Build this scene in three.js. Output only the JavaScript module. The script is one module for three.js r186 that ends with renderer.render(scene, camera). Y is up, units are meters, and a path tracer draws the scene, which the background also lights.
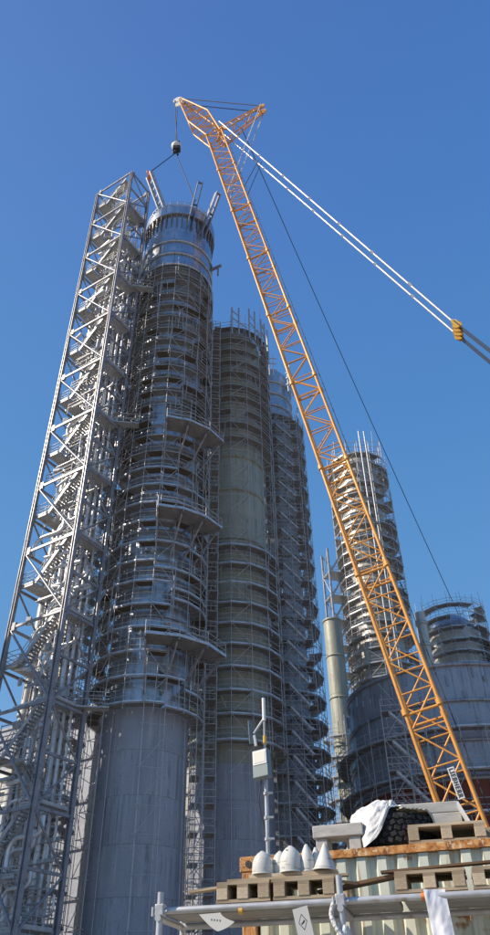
import * as THREE from 'three';
import { RoundedBoxGeometry } from 'three/addons/geometries/RoundedBoxGeometry.js';
import { mergeGeometries } from 'three/addons/utils/BufferGeometryUtils.js';
import { FontLoader } from 'three/addons/loaders/FontLoader.js';
import { TextGeometry } from 'three/addons/geometries/TextGeometry.js';

// ---------------------------------------------------------------- camera, sky, sun, exposure
const scene = new THREE.Scene();
const R = (d) => d * Math.PI / 180;
const camera = new THREE.PerspectiveCamera(65.27, 490 / 935, 0.1, 6000);
camera.position.set(0, 1.6, 0);
camera.rotation.set(R(38.5), 0, R(-1.0), 'YXZ');

const SUN_AZ = R(-102), SUN_EL = R(38);
const sunDir = new THREE.Vector3(Math.sin(SUN_AZ) * Math.cos(SUN_EL), Math.sin(SUN_EL), -Math.cos(SUN_AZ) * Math.cos(SUN_EL));
const sun = new THREE.DirectionalLight(0xfff1de, 5.0);
sun.position.copy(sunDir).multiplyScalar(260).add(new THREE.Vector3(0, 40, -60));
sun.target.position.set(0, 40, -60);
sun.castShadow = true; sun.shadow.radius = 1;
sun.shadow.mapSize.set(4096, 4096);
Object.assign(sun.shadow.camera, { left: -110, right: 110, top: 110, bottom: -110, near: 1, far: 600 });
scene.add(sun, sun.target);

function makeSky() {
  const W = 512, H = 256, d = new Float32Array(W * H * 4);
  const stops = [[0, [0.40, 0.60, 0.83]], [12, [0.30, 0.51, 0.80]], [25, [0.165, 0.365, 0.66]], [40, [0.115, 0.29, 0.60]], [55, [0.094, 0.235, 0.56]], [70, [0.075, 0.19, 0.50]], [90, [0.068, 0.175, 0.47]]];
  for (let j = 0; j < H; j++) {
    const el = ((j + .5) / H - .5) * 180;
    for (let i = 0; i < W; i++) {
      const az = ((i + .5) / W - .5) * 2 * Math.PI;        // equirectangular u
      const dir = new THREE.Vector3(Math.cos(az) * Math.cos(R(el)), Math.sin(R(el)), Math.sin(az) * Math.cos(R(el)));
      let c;
      if (el < 0) c = [0.24, 0.26, 0.28];
      else {
        let k = 0; while (k < stops.length - 2 && el > stops[k + 1][0]) k++;
        const t = Math.min(1, (el - stops[k][0]) / (stops[k + 1][0] - stops[k][0]));
        c = stops[k][1].map((v, q) => v + (stops[k + 1][1][q] - v) * t);
        const cs = Math.max(0, dir.dot(sunDir));
        const g = 0.10 * Math.pow(cs, 2) + 0.45 * Math.pow(cs, 24);
        c = [c[0] + g * 0.9, c[1] + g * 0.95, c[2] + g];
      }
      const o = (j * W + i) * 4; d[o] = c[0] * .61; d[o + 1] = c[1] * .70; d[o + 2] = c[2] * .765; d[o + 3] = 1;
    }
  }
  const t = new THREE.DataTexture(d, W, H, THREE.RGBAFormat, THREE.FloatType);
  t.mapping = THREE.EquirectangularReflectionMapping; t.magFilter = THREE.LinearFilter; t.minFilter = THREE.LinearFilter;
  t.needsUpdate = true; return t;
}
const skyTex = makeSky();
scene.background = skyTex; scene.environment = skyTex;

const renderer = new THREE.WebGLRenderer({ antialias: true });
renderer.setSize(537, 1024);
renderer.toneMapping = THREE.LinearToneMapping;
renderer.toneMappingExposure = 1.25;
renderer.shadowMap.enabled = true;

// ---------------------------------------------------------------- helpers
let seed = 20240611;
const rnd = () => { seed = (seed * 1664525 + 1013904223) >>> 0; return seed / 4294967296; };
const rr = (a, b) => a + (b - a) * rnd();
const V = (x, y, z) => new THREE.Vector3(x, y, z);
const used = {};
function numbered(n) { const k = used[n] || 0; used[n] = k + 1; return k ? n + '_' + String(k).padStart(3, '0') : n; }
function thing(name, label, category, [x, y, z] = [0, 0, 0], turn = 0, group) {
  const o = new THREE.Group(); o.name = numbered(name); o.position.set(x, y, z); o.rotation.y = turn;
  o.userData = { label, category }; if (group) o.userData.group = group; scene.add(o); return o;
}
function mesh(name, geo, mat, parent, ud) {
  const m = new THREE.Mesh(geo, mat); m.name = parent ? name : numbered(name); m.castShadow = m.receiveShadow = true;
  if (ud) Object.assign(m.userData, ud); (parent || scene).add(m); return m;
}
class MB {                                   // collects tubes, bars and solids into one geometry
  constructor() { this.p = []; this.n = []; this.u = []; this.i = []; }
  get empty() { return this.p.length === 0; }
  tube(a, b, r, n = 6, r2 = r) {
    const d = V().subVectors(b, a), L = d.length(); if (L < 1e-4) return this; d.divideScalar(L);
    const x = Math.abs(d.y) > .9 ? V(1, 0, 0) : V(0, 1, 0), e = V().crossVectors(d, x).normalize(), f = V().crossVectors(d, e);
    const s = this.p.length / 3;
    for (let k = 0; k <= n; k++) {
      const t = k / n * 2 * Math.PI, c = Math.cos(t), q = Math.sin(t), nx = e.x * c + f.x * q, ny = e.y * c + f.y * q, nz = e.z * c + f.z * q;
      this.p.push(a.x + nx * r, a.y + ny * r, a.z + nz * r, b.x + nx * r2, b.y + ny * r2, b.z + nz * r2);
      this.n.push(nx, ny, nz, nx, ny, nz); this.u.push(k / n * 6.28 * r, 0, k / n * 6.28 * r, L);
    }
    for (let k = 0; k < n; k++) { const o = s + k * 2; this.i.push(o, o + 2, o + 1, o + 1, o + 2, o + 3); }
    for (const [c, sg, rad, off] of [[a, -1, r, 0], [b, 1, r2, 1]]) {
      const m = this.p.length / 3; this.p.push(c.x, c.y, c.z); this.n.push(d.x * sg, d.y * sg, d.z * sg); this.u.push(0, 0);
      for (let k = 0; k <= n; k++) { const o = (s + k * 2 + off) * 3; this.p.push(this.p[o], this.p[o + 1], this.p[o + 2]); this.n.push(d.x * sg, d.y * sg, d.z * sg); this.u.push(rad, 0); }
      for (let k = 0; k < n; k++) sg > 0 ? this.i.push(m, m + 1 + k, m + 2 + k) : this.i.push(m, m + 2 + k, m + 1 + k);
    }
    return this;
  }
  hexa(c) {                                  // 8 corners: 0-3 bottom loop, 4-7 top loop
    const ctr = V(); c.forEach(q => ctr.add(q)); ctr.multiplyScalar(1 / 8);
    for (const f of [[0, 1, 2, 3], [4, 5, 6, 7], [0, 1, 5, 4], [1, 2, 6, 5], [2, 3, 7, 6], [3, 0, 4, 7]]) {
      let q = f.map(k => c[k]); let nn = V().crossVectors(V().subVectors(q[1], q[0]), V().subVectors(q[3], q[0])).normalize();
      const m = V().addVectors(q[0], q[2]).multiplyScalar(.5).sub(ctr); if (nn.dot(m) < 0) { q = [q[0], q[3], q[2], q[1]]; nn.negate(); }
      const s = this.p.length / 3, w = q[0].distanceTo(q[1]), h = q[0].distanceTo(q[3]);
      q.forEach((v, k) => { this.p.push(v.x, v.y, v.z); this.n.push(nn.x, nn.y, nn.z); this.u.push(...[[0, 0], [w, 0], [w, h], [0, h]][k]); });
      this.i.push(s, s + 1, s + 2, s, s + 2, s + 3);
    }
    return this;
  }
  bar(a, b, w, h, up = V(0, 1, 0)) {         // rectangular section, w across, h along up
    const d = V().subVectors(b, a).normalize(); let e = V().crossVectors(d, up); if (e.lengthSq() < 1e-6) e = V().crossVectors(d, V(1, 0, 0)); e.normalize();
    const f = V().crossVectors(e, d).normalize();
    const k = (o, s, t) => o.clone().addScaledVector(e, s * w / 2).addScaledVector(f, t * h / 2);
    return this.hexa([k(a, -1, -1), k(a, 1, -1), k(a, 1, 1), k(a, -1, 1), k(b, -1, -1), k(b, 1, -1), k(b, 1, 1), k(b, -1, 1)]);
  }
  box(x, y, z, sx, sy, sz) { return this.bar(V(x - sx / 2, y, z), V(x + sx / 2, y, z), sz, sy); }
  hbeam(a, b, w, h, t, up) {                 // H section: flanges along up
    const d = V().subVectors(b, a).normalize(), e = V().crossVectors(d, up).normalize(), f = V().crossVectors(e, d).normalize();
    const o = f.clone().multiplyScalar(h / 2 - t / 2);
    this.bar(a.clone().add(o), b.clone().add(o), w, t, f); this.bar(a.clone().sub(o), b.clone().sub(o), w, t, f); this.bar(a, b, t, h - 2 * t, f); return this;
  }
  add(g, m) {
    const q = (g.index ? g.toNonIndexed() : g.clone()); if (m) q.applyMatrix4(m); const s = this.p.length / 3, P = q.attributes.position, N = q.attributes.normal, U = q.attributes.uv;
    for (let k = 0; k < P.count; k++) { this.p.push(P.getX(k), P.getY(k), P.getZ(k)); this.n.push(N.getX(k), N.getY(k), N.getZ(k)); this.u.push(U ? U.getX(k) : 0, U ? U.getY(k) : 0); this.i.push(s + k); }
    return this;
  }
  geo() {
    const g = new THREE.BufferGeometry(); g.setAttribute('position', new THREE.Float32BufferAttribute(this.p, 3)); g.setAttribute('normal', new THREE.Float32BufferAttribute(this.n, 3));
    g.setAttribute('uv', new THREE.Float32BufferAttribute(this.u, 2)); g.setIndex(this.i); return g;
  }
  build(name, mat, parent, ud) { return mesh(name, this.geo(), mat, parent, ud); }
}
const M4 = (x, y, z, rx = 0, ry = 0, rz = 0, s = 1) => new THREE.Matrix4().compose(V(x, y, z), new THREE.Quaternion().setFromEuler(new THREE.Euler(rx, ry, rz)), V(s, s, s));

// ---- noise textures
const hash = (x, y, s) => { let h = (x * 374761393 + y * 668265263 + s * 974634223) | 0; h = Math.imul(h ^ (h >>> 13), 1274126177); return ((h ^ (h >>> 16)) >>> 0) / 4294967296; };
function vn(x, y, p, q, s) {                 // tileable value noise, p x q cells
  const xi = Math.floor(x), yi = Math.floor(y), fx = x - xi, fy = y - yi, u = fx * fx * (3 - 2 * fx), v = fy * fy * (3 - 2 * fy);
  const g = (a, b) => hash(((a % p) + p) % p, ((b % q) + q) % q, s);
  return (g(xi, yi) * (1 - u) + g(xi + 1, yi) * u) * (1 - v) + (g(xi, yi + 1) * (1 - u) + g(xi + 1, yi + 1) * u) * v;
}
function fbm(u, v, p, q, s, oct = 4) { let a = .5, t = 0, w = 0; for (let k = 0; k < oct; k++) { t += a * vn(u * p, v * q, p, q, s + k); w += a; a *= .55; p *= 2; q *= 2; } return t / w; }
function tex(size, fn, rep, srgb = true) {
  const d = new Uint8Array(size * size * 4);
  for (let j = 0; j < size; j++) for (let i = 0; i < size; i++) { const c = fn(i / size, j / size), o = (j * size + i) * 4; for (let k = 0; k < 3; k++) d[o + k] = Math.max(0, Math.min(255, c[k] * 255)); d[o + 3] = 255; }
  const t = new THREE.DataTexture(d, size, size, THREE.RGBAFormat); t.wrapS = t.wrapT = THREE.RepeatWrapping; t.magFilter = THREE.LinearFilter; t.minFilter = THREE.LinearMipmapLinearFilter; t.generateMipmaps = true;
  if (srgb) t.colorSpace = THREE.SRGBColorSpace; t.repeat.set(rep, rep); t.needsUpdate = true; return t;
}
const mix = (a, b, t) => a.map((v, k) => v + (b[k] - v) * t), sst = (a, b, x) => { const t = Math.max(0, Math.min(1, (x - a) / (b - a))); return t * t * (3 - 2 * t); };
// weathered plate: blotches plus vertical run marks and scattered rust freckles
const plateTex = (c1, c2, c3, s, rep) => tex(512, (u, v) => {
  let c = mix(c1, c2, fbm(u, v, 5, 4, s)); const st = fbm(u, v, 48, 3, s + 9, 3); c = mix(c, c3, sst(.58, .8, st) * .55);
  const f = fbm(u, v, 90, 60, s + 20, 3); c = mix(c, [.42, .35, .30], sst(.66, .86, f) * .28); const dr = fbm(u, v, 110, 2, s + 26, 3), pt = fbm(u, v, 7, 6, s + 29, 3); c = mix(c, c.map(k => k * .82), sst(.55, .75, dr) * sst(.45, .62, pt)); const g = .93 + .14 * hash(u * 512 | 0, v * 512 | 0, s); return c.map(k => k * g);
}, rep);
const woodTex = tex(512, (u, v) => { const g = fbm(u, v, 3, 60, 5, 3), b = fbm(u, v, 6, 6, 8, 3); return mix(mix([.80, .73, .62], [.58, .50, .40], sst(.35, .8, g)), [.68, .65, .60], b * .7); }, 1.2);
const steelTex = tex(256, (u, v) => { const a = fbm(u, v, 6, 6, 31), b = fbm(u, v, 30, 30, 33, 2); const g = .76 + .2 * a + .12 * (b - .5); return mix([g, g, g * 1.01], [.52, .42, .33], sst(.66, .82, fbm(u, v, 8, 8, 36)) * .5); }, .5);
const contTex = tex(1024, (u, v) => {
  let c = mix([.83, .84, .78], [.74, .76, .70], fbm(u, v, 6, 6, 41)); const r = fbm(u, v, 10, 8, 44, 5), q = fbm(u, v, 60, 5, 47, 3);
  c = mix(c, [.50, .30, .15], sst(.65, .74, r)); c = mix(c, [.62, .46, .30], sst(.60, .80, q) * .6); const g = .95 + .1 * hash(u * 1024 | 0, v * 1024 | 0, 4); return c.map(k => k * g);
}, .45);
const rustTex = tex(512, (u, v) => { const a = fbm(u, v, 20, 20, 51, 5), b = fbm(u, v, 9, 9, 55, 5), q = fbm(u, v, 60, 60, 58, 3); let c = mix([.80, .60, .38], [.66, .43, .22], sst(.3, .7, a)); c = mix(c, [.42, .25, .13], sst(.52, .7, b) * .8); c = mix(c, [.30, .18, .10], sst(.62, .8, q) * .6); return mix(c, [.82, .76, .64], sst(.60, .75, fbm(u, v, 26, 26, 60, 4)) * .8); }, 1.3);
const concTex = tex(512, (u, v) => { const a = fbm(u, v, 6, 6, 61, 5), p = hash(u * 512 | 0, v * 512 | 0, 6); const g = .56 + .2 * a + (p > .97 ? -.2 : 0) + .05 * p; return [g, g * .985, g * .95]; }, .8);
const groundTex = tex(1024, (u, v) => { const a = fbm(u, v, 5, 5, 71, 6), p = fbm(u, v, 120, 120, 75, 2); const g = .47 + .2 * a + .18 * (p - .5); return [g, g * .97, g * .91]; }, .12);
const paintTex = tex(512, (u, v) => { const a = fbm(u, v, 6, 6, 81, 4), b = fbm(u, v, 50, 50, 84, 3); const c = mix([.88, .64, .31], [.79, .55, .26], a); return mix(c, [.33, .20, .12], sst(.68, .82, b) * .6); }, .35);
const scuffTex = tex(512, (u, v) => { const a = fbm(u, v, 8, 5, 321, 5), b = fbm(u, v, 50, 30, 325, 3), d = fbm(u, v, 12, 22, 328, 4); let c = mix([.95, .95, .94], [.84, .84, .82], a); c = mix(c, [.62, .59, .53], sst(.62, .82, d) * .7); return mix(c, [.5, .47, .42], sst(.70, .84, b) * .6); }, 2.2);
const clothBump = tex(512, (u, v) => { const a = fbm(u, v, 9, 5, 91, 5); return [a, a, a]; }, 1, false);

const std = (o) => new THREE.MeshStandardMaterial(o);
const C = (r, g, b) => new THREE.Color().setRGB(r, g, b);
const mats = {
  galv: std({ map: steelTex, color: C(.62, .62, .61), metalness: .3, roughness: .45 }),
  deck: std({ map: steelTex, color: C(.40, .385, .365), metalness: .25, roughness: .6 }),
  deck2: std({ map: woodTex, color: C(.26, .255, .25), roughness: .85 }),
  toe: std({ map: steelTex, color: C(.70, .71, .72), metalness: .45, roughness: .38 }),
  trussGrey: std({ map: steelTex, color: C(.37, .37, .39), metalness: .3, roughness: .42 }),
  grating: std({ map: steelTex, color: C(.60, .60, .58), metalness: .35, roughness: .55 }),
  cable: std({ color: C(.03, .03, .035), roughness: .7 }),
  black: std({ color: C(.025, .025, .028), roughness: .6 }),
  crane: std({ map: paintTex, roughness: .42, metalness: .05 }),
  craneB: std({ map: paintTex, color: C(.92, .90, .86), roughness: .5, metalness: .05 }), craneC: std({ map: paintTex, color: C(1, .97, .88), roughness: .36, metalness: .05 }),
  craneDark: std({ map: paintTex, color: C(.82, .70, .6), roughness: .5 }),
  pendant: std({ map: steelTex, color: C(.78, .77, .75), metalness: .4, roughness: .42 }),
  cont: std({ map: contTex, roughness: .55 }),
  rust: std({ map: rustTex, roughness: .85 }),
  wood: std({ map: woodTex, color: C(.74, .70, .64), roughness: .9 }), woodPale: std({ map: woodTex, color: C(1.0, .98, .94), roughness: .9 }), woodDark: std({ map: woodTex, color: C(.30, .21, .16), roughness: .9 }),
  conc: std({ map: concTex, roughness: .92, bumpMap: concTex, bumpScale: .003 }),
  ground: std({ map: groundTex, roughness: .95 }),
  rubber: std({ color: C(.018, .018, .019), roughness: .78 }),
  tarp: std({ map: scuffTex, color: C(.78, .78, .79), roughness: .7, bumpMap: clothBump, bumpScale: .03, side: THREE.DoubleSide }),
  canvas: std({ map: scuffTex, color: C(.62, .56, .44), roughness: .9, bumpMap: clothBump, bumpScale: .02, side: THREE.DoubleSide }),
  plastic: std({ map: scuffTex, color: C(.66, .66, .64), roughness: .6 }),
  white: std({ color: C(.66, .66, .65), roughness: .55 }),
  lampBody: std({ color: C(.14, .17, .18), roughness: .5, metalness: .3 }),
  lampGlass: new THREE.MeshPhysicalMaterial({ color: C(.72, .68, .58), roughness: .12, clearcoat: 1, clearcoatRoughness: .05 }),
  yellow: std({ color: C(.62, .36, .06), roughness: .5 }),
  orange: std({ color: C(.75, .22, .04), roughness: .6 }),
  lagging: std({ map: steelTex, color: C(1, 1, .99), metalness: .35, roughness: .38 }),
  tube: std({ map: steelTex, color: C(.74, .74, .72), metalness: .45, roughness: .4 }),
  plank: std({ map: steelTex, color: C(.42, .41, .37), metalness: .3, roughness: .6 }),
  bronze: std({ map: steelTex, color: C(.34, .27, .20), metalness: .5, roughness: .45 }),
};
const clad = [0, 1, 2].map(k => std({ map: plateTex([.74, .76, .78], [.62, .64, .67], [.50, .50, .52], 101 + k * 7, .11), metalness: .75, roughness: .30 + k * .05 }));
const dentTex = tex(512, (u, v) => { const a = fbm(u, v, 7, 9, 281, 3); return [a, a, a]; }, .12, false);
const capMat = [0, 1, 2].map(k => std({ map: plateTex([.74, .76, .79], [.62, .65, .69], [.50, .50, .52], 271 + k * 7, .11), metalness: .85, roughness: .24 + k * .04 }));
const primer = [0, 1, 2].map(k => std({ map: plateTex([.62, .63, .66], [.54, .55, .58], [.68, .68, .68], 131 + k * 7, .09), metalness: .1, roughness: .55 }));
const green = [0, 1, 2].map(k => std({ map: plateTex([.64, .645, .58], [.57, .57, .51], [.48, .47, .43], 161 + k * 7, .1), metalness: .05, roughness: .5 }));
const darkPlate = [0, 1, 2].map(k => std({ map: plateTex([.66, .68, .71], [.54, .56, .60], [.44, .45, .47], 191 + k * 7, .08), metalness: .3, roughness: .38 }));
const redPlate = [0, 1].map(k => std({ map: plateTex([.50, .27, .21], [.42, .22, .17], [.33, .18, .14], 221 + k * 7, .09), roughness: .7 }));
const paleClad = [0, 1, 2].map(k => std({ map: plateTex([.80, .79, .76], [.72, .71, .68], [.60, .58, .54], 241 + k * 7, .1), metalness: .25, roughness: .45 }));

for (const m of [...clad, ...capMat, ...primer, ...green, ...darkPlate, ...redPlate]) { m.bumpMap = dentTex; m.bumpScale = .035; }
// ---------------------------------------------------------------- ground
{
  const g = new THREE.CircleGeometry(2500, 64); g.rotateX(-Math.PI / 2); const P = g.attributes.position, U = g.attributes.uv; for (let k = 0; k < P.count; k++) U.setXY(k, P.getX(k), P.getZ(k));
  mesh('ground', g, mats.ground, null, { kind: 'structure', label: 'gravel and concrete yard of the construction site' });
}

// ---------------------------------------------------------------- columns (steel towers made of rolled shell courses)
function lathe(pts, seg = 56) {
  const g = new THREE.LatheGeometry(pts.map(p => new THREE.Vector2(p[0], p[1])), seg); const U = g.attributes.uv, P = g.attributes.position; const r0 = pts[Math.floor(pts.length / 2)][0];
  for (let k = 0; k < P.count; k++) U.setXY(k, U.getX(k) * 2 * Math.PI * r0, P.getY(k)); return g;
}
function course(parent, r, y0, y1, mat, name = 'shell_course') { return mesh(name, lathe([[r - .03, y0 + .001], [r - .012, y0 + .012], [r, y0 + .04], [r, y1 - .04], [r - .012, y1 - .012], [r - .03, y1 - .001]]), mat, parent); }
function ringAt(parent, r, y, w, h, mat, name = 'stiffener_ring') { return mesh(name, lathe([[r - .05, y], [r + w, y], [r + w, y + h], [r - .05, y + h], [r - .05, y]]), mat, parent); }
function shell(parent, r, y0, y1, hc, pick) { const n = Math.max(1, Math.round((y1 - y0) / hc)); for (let k = 0; k < n; k++) course(parent, r, y0 + (y1 - y0) * k / n, y0 + (y1 - y0) * (k + 1) / n, pick(k)); }
const pickOf = (a) => () => a[Math.floor(rnd() * a.length)];

// ring scaffold round a column
function ringScaffold(o) {
  const { name, label, cx, cz, ri, ro, n, y0 = 0, top, decks, bare = [], mat = mats.galv, deckMat = [mats.deck], group = 'tube scaffolds round the steel columns', phase = 0, miss = .04, tubeR = .032, braceEvery = 3, toe = mats.toe, rails = [.5, 1.0], split = 0, sparse = 0, clutter = 3, toeTop = 999 } = o;
  const T = thing(name || 'ring_scaffold', label, 'scaffold', [cx, 0, cz], 0, group);
  const tc = Math.atan2(-cx, -cz);
  const pt = (k, r, y) => { const t = phase + k / n * 2 * Math.PI; return V(Math.sin(t) * r, y, Math.cos(t) * r); };
  const front = (k) => Math.cos(phase + (k + .5) / n * 2 * Math.PI - tc) > -.12;
  for (let k = 0; k < n; k++) for (const r of [ri, ro]) {
    const b = new MB(), tp = top + rr(-.3, 1.1) * (r === ro ? 1 : .5); const kept = !sparse || k % sparse < 2; const a = pt(k, r, kept ? y0 : decks[0] - .5), e = pt(k, r, tp); const j = V(rr(-.03, .03), 0, rr(-.03, .03));
    b.tube(a, e.add(j), tubeR, 6); b.build('standard', mat, T);
  }
  for (const y of bare) { const b = new MB(); for (let k = 0; k < n; k++) { if (sparse && y < decks[0]) { if (k % sparse === 0) { const q = new MB(), h = y + rr(-.5, .5); q.tube(pt(k - .12, ro, h), pt(k + 1.12, ro, h), tubeR, 5); q.tube(pt(k, ri - .25, h), pt(k, ro + .1, h), tubeR, 5); if (rnd() < .5) q.tube(pt(k, ro, h), pt(k + 1, ro, h + 2.1), tubeR, 5); q.build('ledger', mat, T); } continue; } b.tube(pt(k, ro, y), pt(k + 1, ro, y), tubeR, 5); if (rnd() < .6) b.tube(pt(k, ri - .25, y), pt(k, ro, y), tubeR, 5); } if (!b.empty) b.build('ledger_ring', mat, T); }
  decks.forEach((yy, li) => {
    const f = new MB(); const k0 = Math.floor(rr(0, 3)), hi = split ? rr(-split, split) : 0, y0_ = yy; let y = yy; const at = (k) => { const m = ((k % n) + n) % n; y = y0_ + (split && m >= k0 && m < n / 2 ? hi : 0); };
    for (let k = 0; k < n; k++) { at(k); f.tube(pt(k, ri, y - .05), pt(k + 1, ri, y - .05), tubeR, 5); f.tube(pt(k, ro, y - .05), pt(k + 1, ro, y - .05), tubeR, 5); f.tube(pt(k, ri - .2, y - .07), pt(k, ro + .15, y - .07), tubeR, 5); }
    const L = f.build('scaffold_lift', mat, T);
    const rear = new MB(), rail = new MB(), tb = new MB();
    for (let k = 0; k < n; k++) {
      const fr = front(k); at(k);
      for (const h of rails) rail.tube(pt(k - .06, ro - .03, y + h), pt(k + 1.06, ro - .03, y + h + rr(-.04, .04)), tubeR * .92, 5);
      if (fr && y < toeTop) tb.bar(pt(k, ro + .045, y + .07), pt(k + 1, ro + .045, y + .07), .03, .13);
      if (rnd() < miss) continue;
      const s = .02, t0 = k + s, t1 = k + 1 - s, dy = rr(-.015, .015);
      const c = [pt(t0, ri + .04, y + dy), pt(t1, ri + .04, y + dy), pt(t1, ro - .03, y + dy), pt(t0, ro - .03, y + dy), pt(t0, ri + .04, y + dy + .06), pt(t1, ri + .04, y + dy + .06), pt(t1, ro - .03, y + dy + .06), pt(t0, ro - .03, y + dy + .06)];
      if (fr) { new MB().hexa(c).build('deck_panel', deckMat[Math.floor(rnd() * deckMat.length)], L); }
      else rear.hexa(c);
    }
    if (!rear.empty) rear.build('rear_deck', deckMat[0], L, { kind: 'stuff' });
    if (!tb.empty) tb.build('toe_board', toe, L); rail.build('guardrail', mat, L);
  });
  const ys = [...decks, ...bare].sort((a, b) => a - b);
  for (let q = 0; q < ys.length - 1; q++) for (let k = 0; k < n; k++) {
    if (!front(k) || (k + q * 0) % braceEvery || ys[q + 1] - ys[q] > 4.2 || (sparse && ys[q] < decks[0] - .1)) continue; const up = (q + k) % 2;
    new MB().tube(pt(k, ro + .05, ys[q] + (up ? 0 : ys[q + 1] - ys[q])), pt(k + 1, ro + .05, ys[q] + (up ? ys[q + 1] - ys[q] : 0)), tubeR * .9, 5).build('brace', mat, T);
  }
  for (const y of decks) for (let e = 0; e < clutter; e++) {               // odd tubes, boards and boxes left on the lifts
    const k = rnd() * n; if (!front(k)) continue; const kind = rnd(), y1 = y + rr(.06, .5);
    if (kind < .42) new MB().tube(pt(k, ro + rr(-.1, .15), y - rr(0, .8)), pt(k + rr(-.12, .12), ro + rr(-.1, .2), y + rr(1.3, 5.5)), .03, 5).build('loose_tube', mat, T);
    else if (kind < .66) new MB().tube(pt(k, ro + rr(0, .1), y1), pt(k + rr(-1.3, 1.3), ro + rr(0, .2), y1 + rr(-.3, 1.6)), .03, 5).build('loose_tube', mat, T);
    else if (kind < .8) new MB().tube(pt(k, ri - .1, y - .1), pt(k, ro + rr(.3, .9), y - .1), .03, 5).build('loose_tube', mat, T);
    else if (kind < .93) new MB().bar(pt(k, ro - .25, y + .16), pt(k + rr(.5, 1.1), ro - .25, y + .16), .25, rr(.05, .16)).build('spare_board', mats.wood, T);
    else { const p = pt(k, (ri + ro) / 2, y + .3); new MB().box(p.x, p.y, p.z, rr(.3, .7), .48, rr(.3, .5)).build('tool_box', rnd() < .5 ? mats.wood : mats.trussGrey, T); }
  }
  for (let q = 0; q < decks.length; q++) if (rnd() < .55) {                 // ladders left standing between the lifts
    const k = Math.floor(rnd() * n), y = decks[q], b = new MB(); const a = pt(k + .35, (ri + ro) / 2, y + .05), e = pt(k + .35, (ri + ro) / 2 + .2, y + 2.3), sd = V().subVectors(pt(k + .5, ro, 0), pt(k + .2, ro, 0)).normalize().multiplyScalar(.2);
    if (!front(k)) continue; b.tube(a.clone().add(sd), e.clone().add(sd), .025, 5); b.tube(a.clone().sub(sd), e.clone().sub(sd), .025, 5); for (let s = 1; s < 8; s++) { const m = a.clone().lerp(e, s / 8); b.tube(m.clone().add(sd), m.clone().sub(sd), .018, 4); }
    b.build('ladder', mats.galv, T);
  }
  T.userData.pt = undefined; delete T.userData.pt; T._pt = pt; return T;
}
const steps = (a, b, s, j = .12) => { const o = []; const n = Math.round((b - a) / s); for (let k = 0; k <= n; k++) o.push(a + (b - a) * k / n + rr(-j, j)); return o; };

// rectangular scaffold tower with stair flights
function stairScaffold({ label, x, z, turn, w, d, top, lift = 2, y0 = 0, same = true, dense = 0, mat = mats.galv, stairs = true, group = 'scaffold stair towers beside the columns' }) {
  const T = thing('scaffold_stair_tower', label, 'scaffold', [x, 0, z], turn, group);
  const xs = [-w / 2, 0, w / 2], zs = [-d / 2, d / 2];
  for (const a of xs) for (const c of zs) new MB().tube(V(a, y0, c), V(a + rr(-.04, .04), top + rr(-.4, 1), c), .034, 6).build('standard', mat, T);
  const n = Math.floor((top - y0) / lift);
  for (let q = 0; q < n; q++) {
    const y = y0 + (q + 1) * lift, f = new MB();
    for (const h of [0, .5, 1.0]) { for (const c of zs) f.tube(V(-w / 2, y + h, c), V(w / 2, y + h + rr(-.03, .03), c), .03, 5); for (const a of [xs[0], xs[2]]) f.tube(V(a, y + h, -d / 2), V(a, y + h, d / 2), .03, 5); }
    for (let e = 0; e < dense; e++) f.tube(V(rr(-w / 2, w / 2), y + rr(-.8, .8), rr(-d / 2, d / 2)), V(rr(-w / 2, w / 2), y + rr(-.8, 1.2), rr(-d / 2, d / 2)), .028, 5);
    const L = f.build('scaffold_lift', mat, T);
    const zig = q % 2;
    new MB().tube(V(zig ? -w / 2 : 0, y, d / 2 + .05), V(zig ? 0 : -w / 2, y + lift, d / 2 + .05), .028, 5).build('brace', mat, L);
    new MB().tube(V(w / 2 + .05, y, zig ? -d / 2 : d / 2), V(w / 2 + .05, y + lift, zig ? d / 2 : -d / 2), .028, 5).build('brace', mat, L);
    new MB().box(-w / 2 + .35, y + .03, 0, .68, .06, d * .9).build('landing', mats.deck, L); new MB().box(w / 2 - .35, y + .03, 0, .68, .06, d * .9).build('landing', mats.deck, L);
    if (stairs && q < n - 1) {
      const dir = same || q % 2 ? 1 : -1, a = V(dir * (w / 2 - .6), y, d * .25), b = V(-dir * (w / 2 - .6), y + lift, d * .25); const st = new MB();
      for (const o of [-.28, .28]) st.bar(V(a.x, a.y, a.z + o), V(b.x, b.y, b.z + o), .05, .2);
      const S = st.build('stair_flight', mats.galv, L); const tr = new MB(), hr = new MB();
      for (let s = 1; s < 9; s++) { const m = a.clone().lerp(b, s / 9); tr.box(m.x, m.y + .02, m.z, .2, .03, .52); }
      tr.build('tread', mats.grating, L, { kind: 'stuff' });
      for (const h of [.55, 1.0]) hr.tube(V(a.x, a.y + h, a.z + .3), V(b.x, b.y + h, b.z + .3), .026, 5); hr.build('handrail', mats.galv, L);
    }
  }
  return T;
}

const T1 = { x: -8.2, z: -57.4 }, T2 = { x: -1.6, z: -65 }, T3 = { x: 3.15, z: -73.9 }, T4 = { x: 19.1, z: -98.2 }, T5 = { x: 32.5, z: -107 }, VS = { x: 19.6, z: -72.4 };

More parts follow.
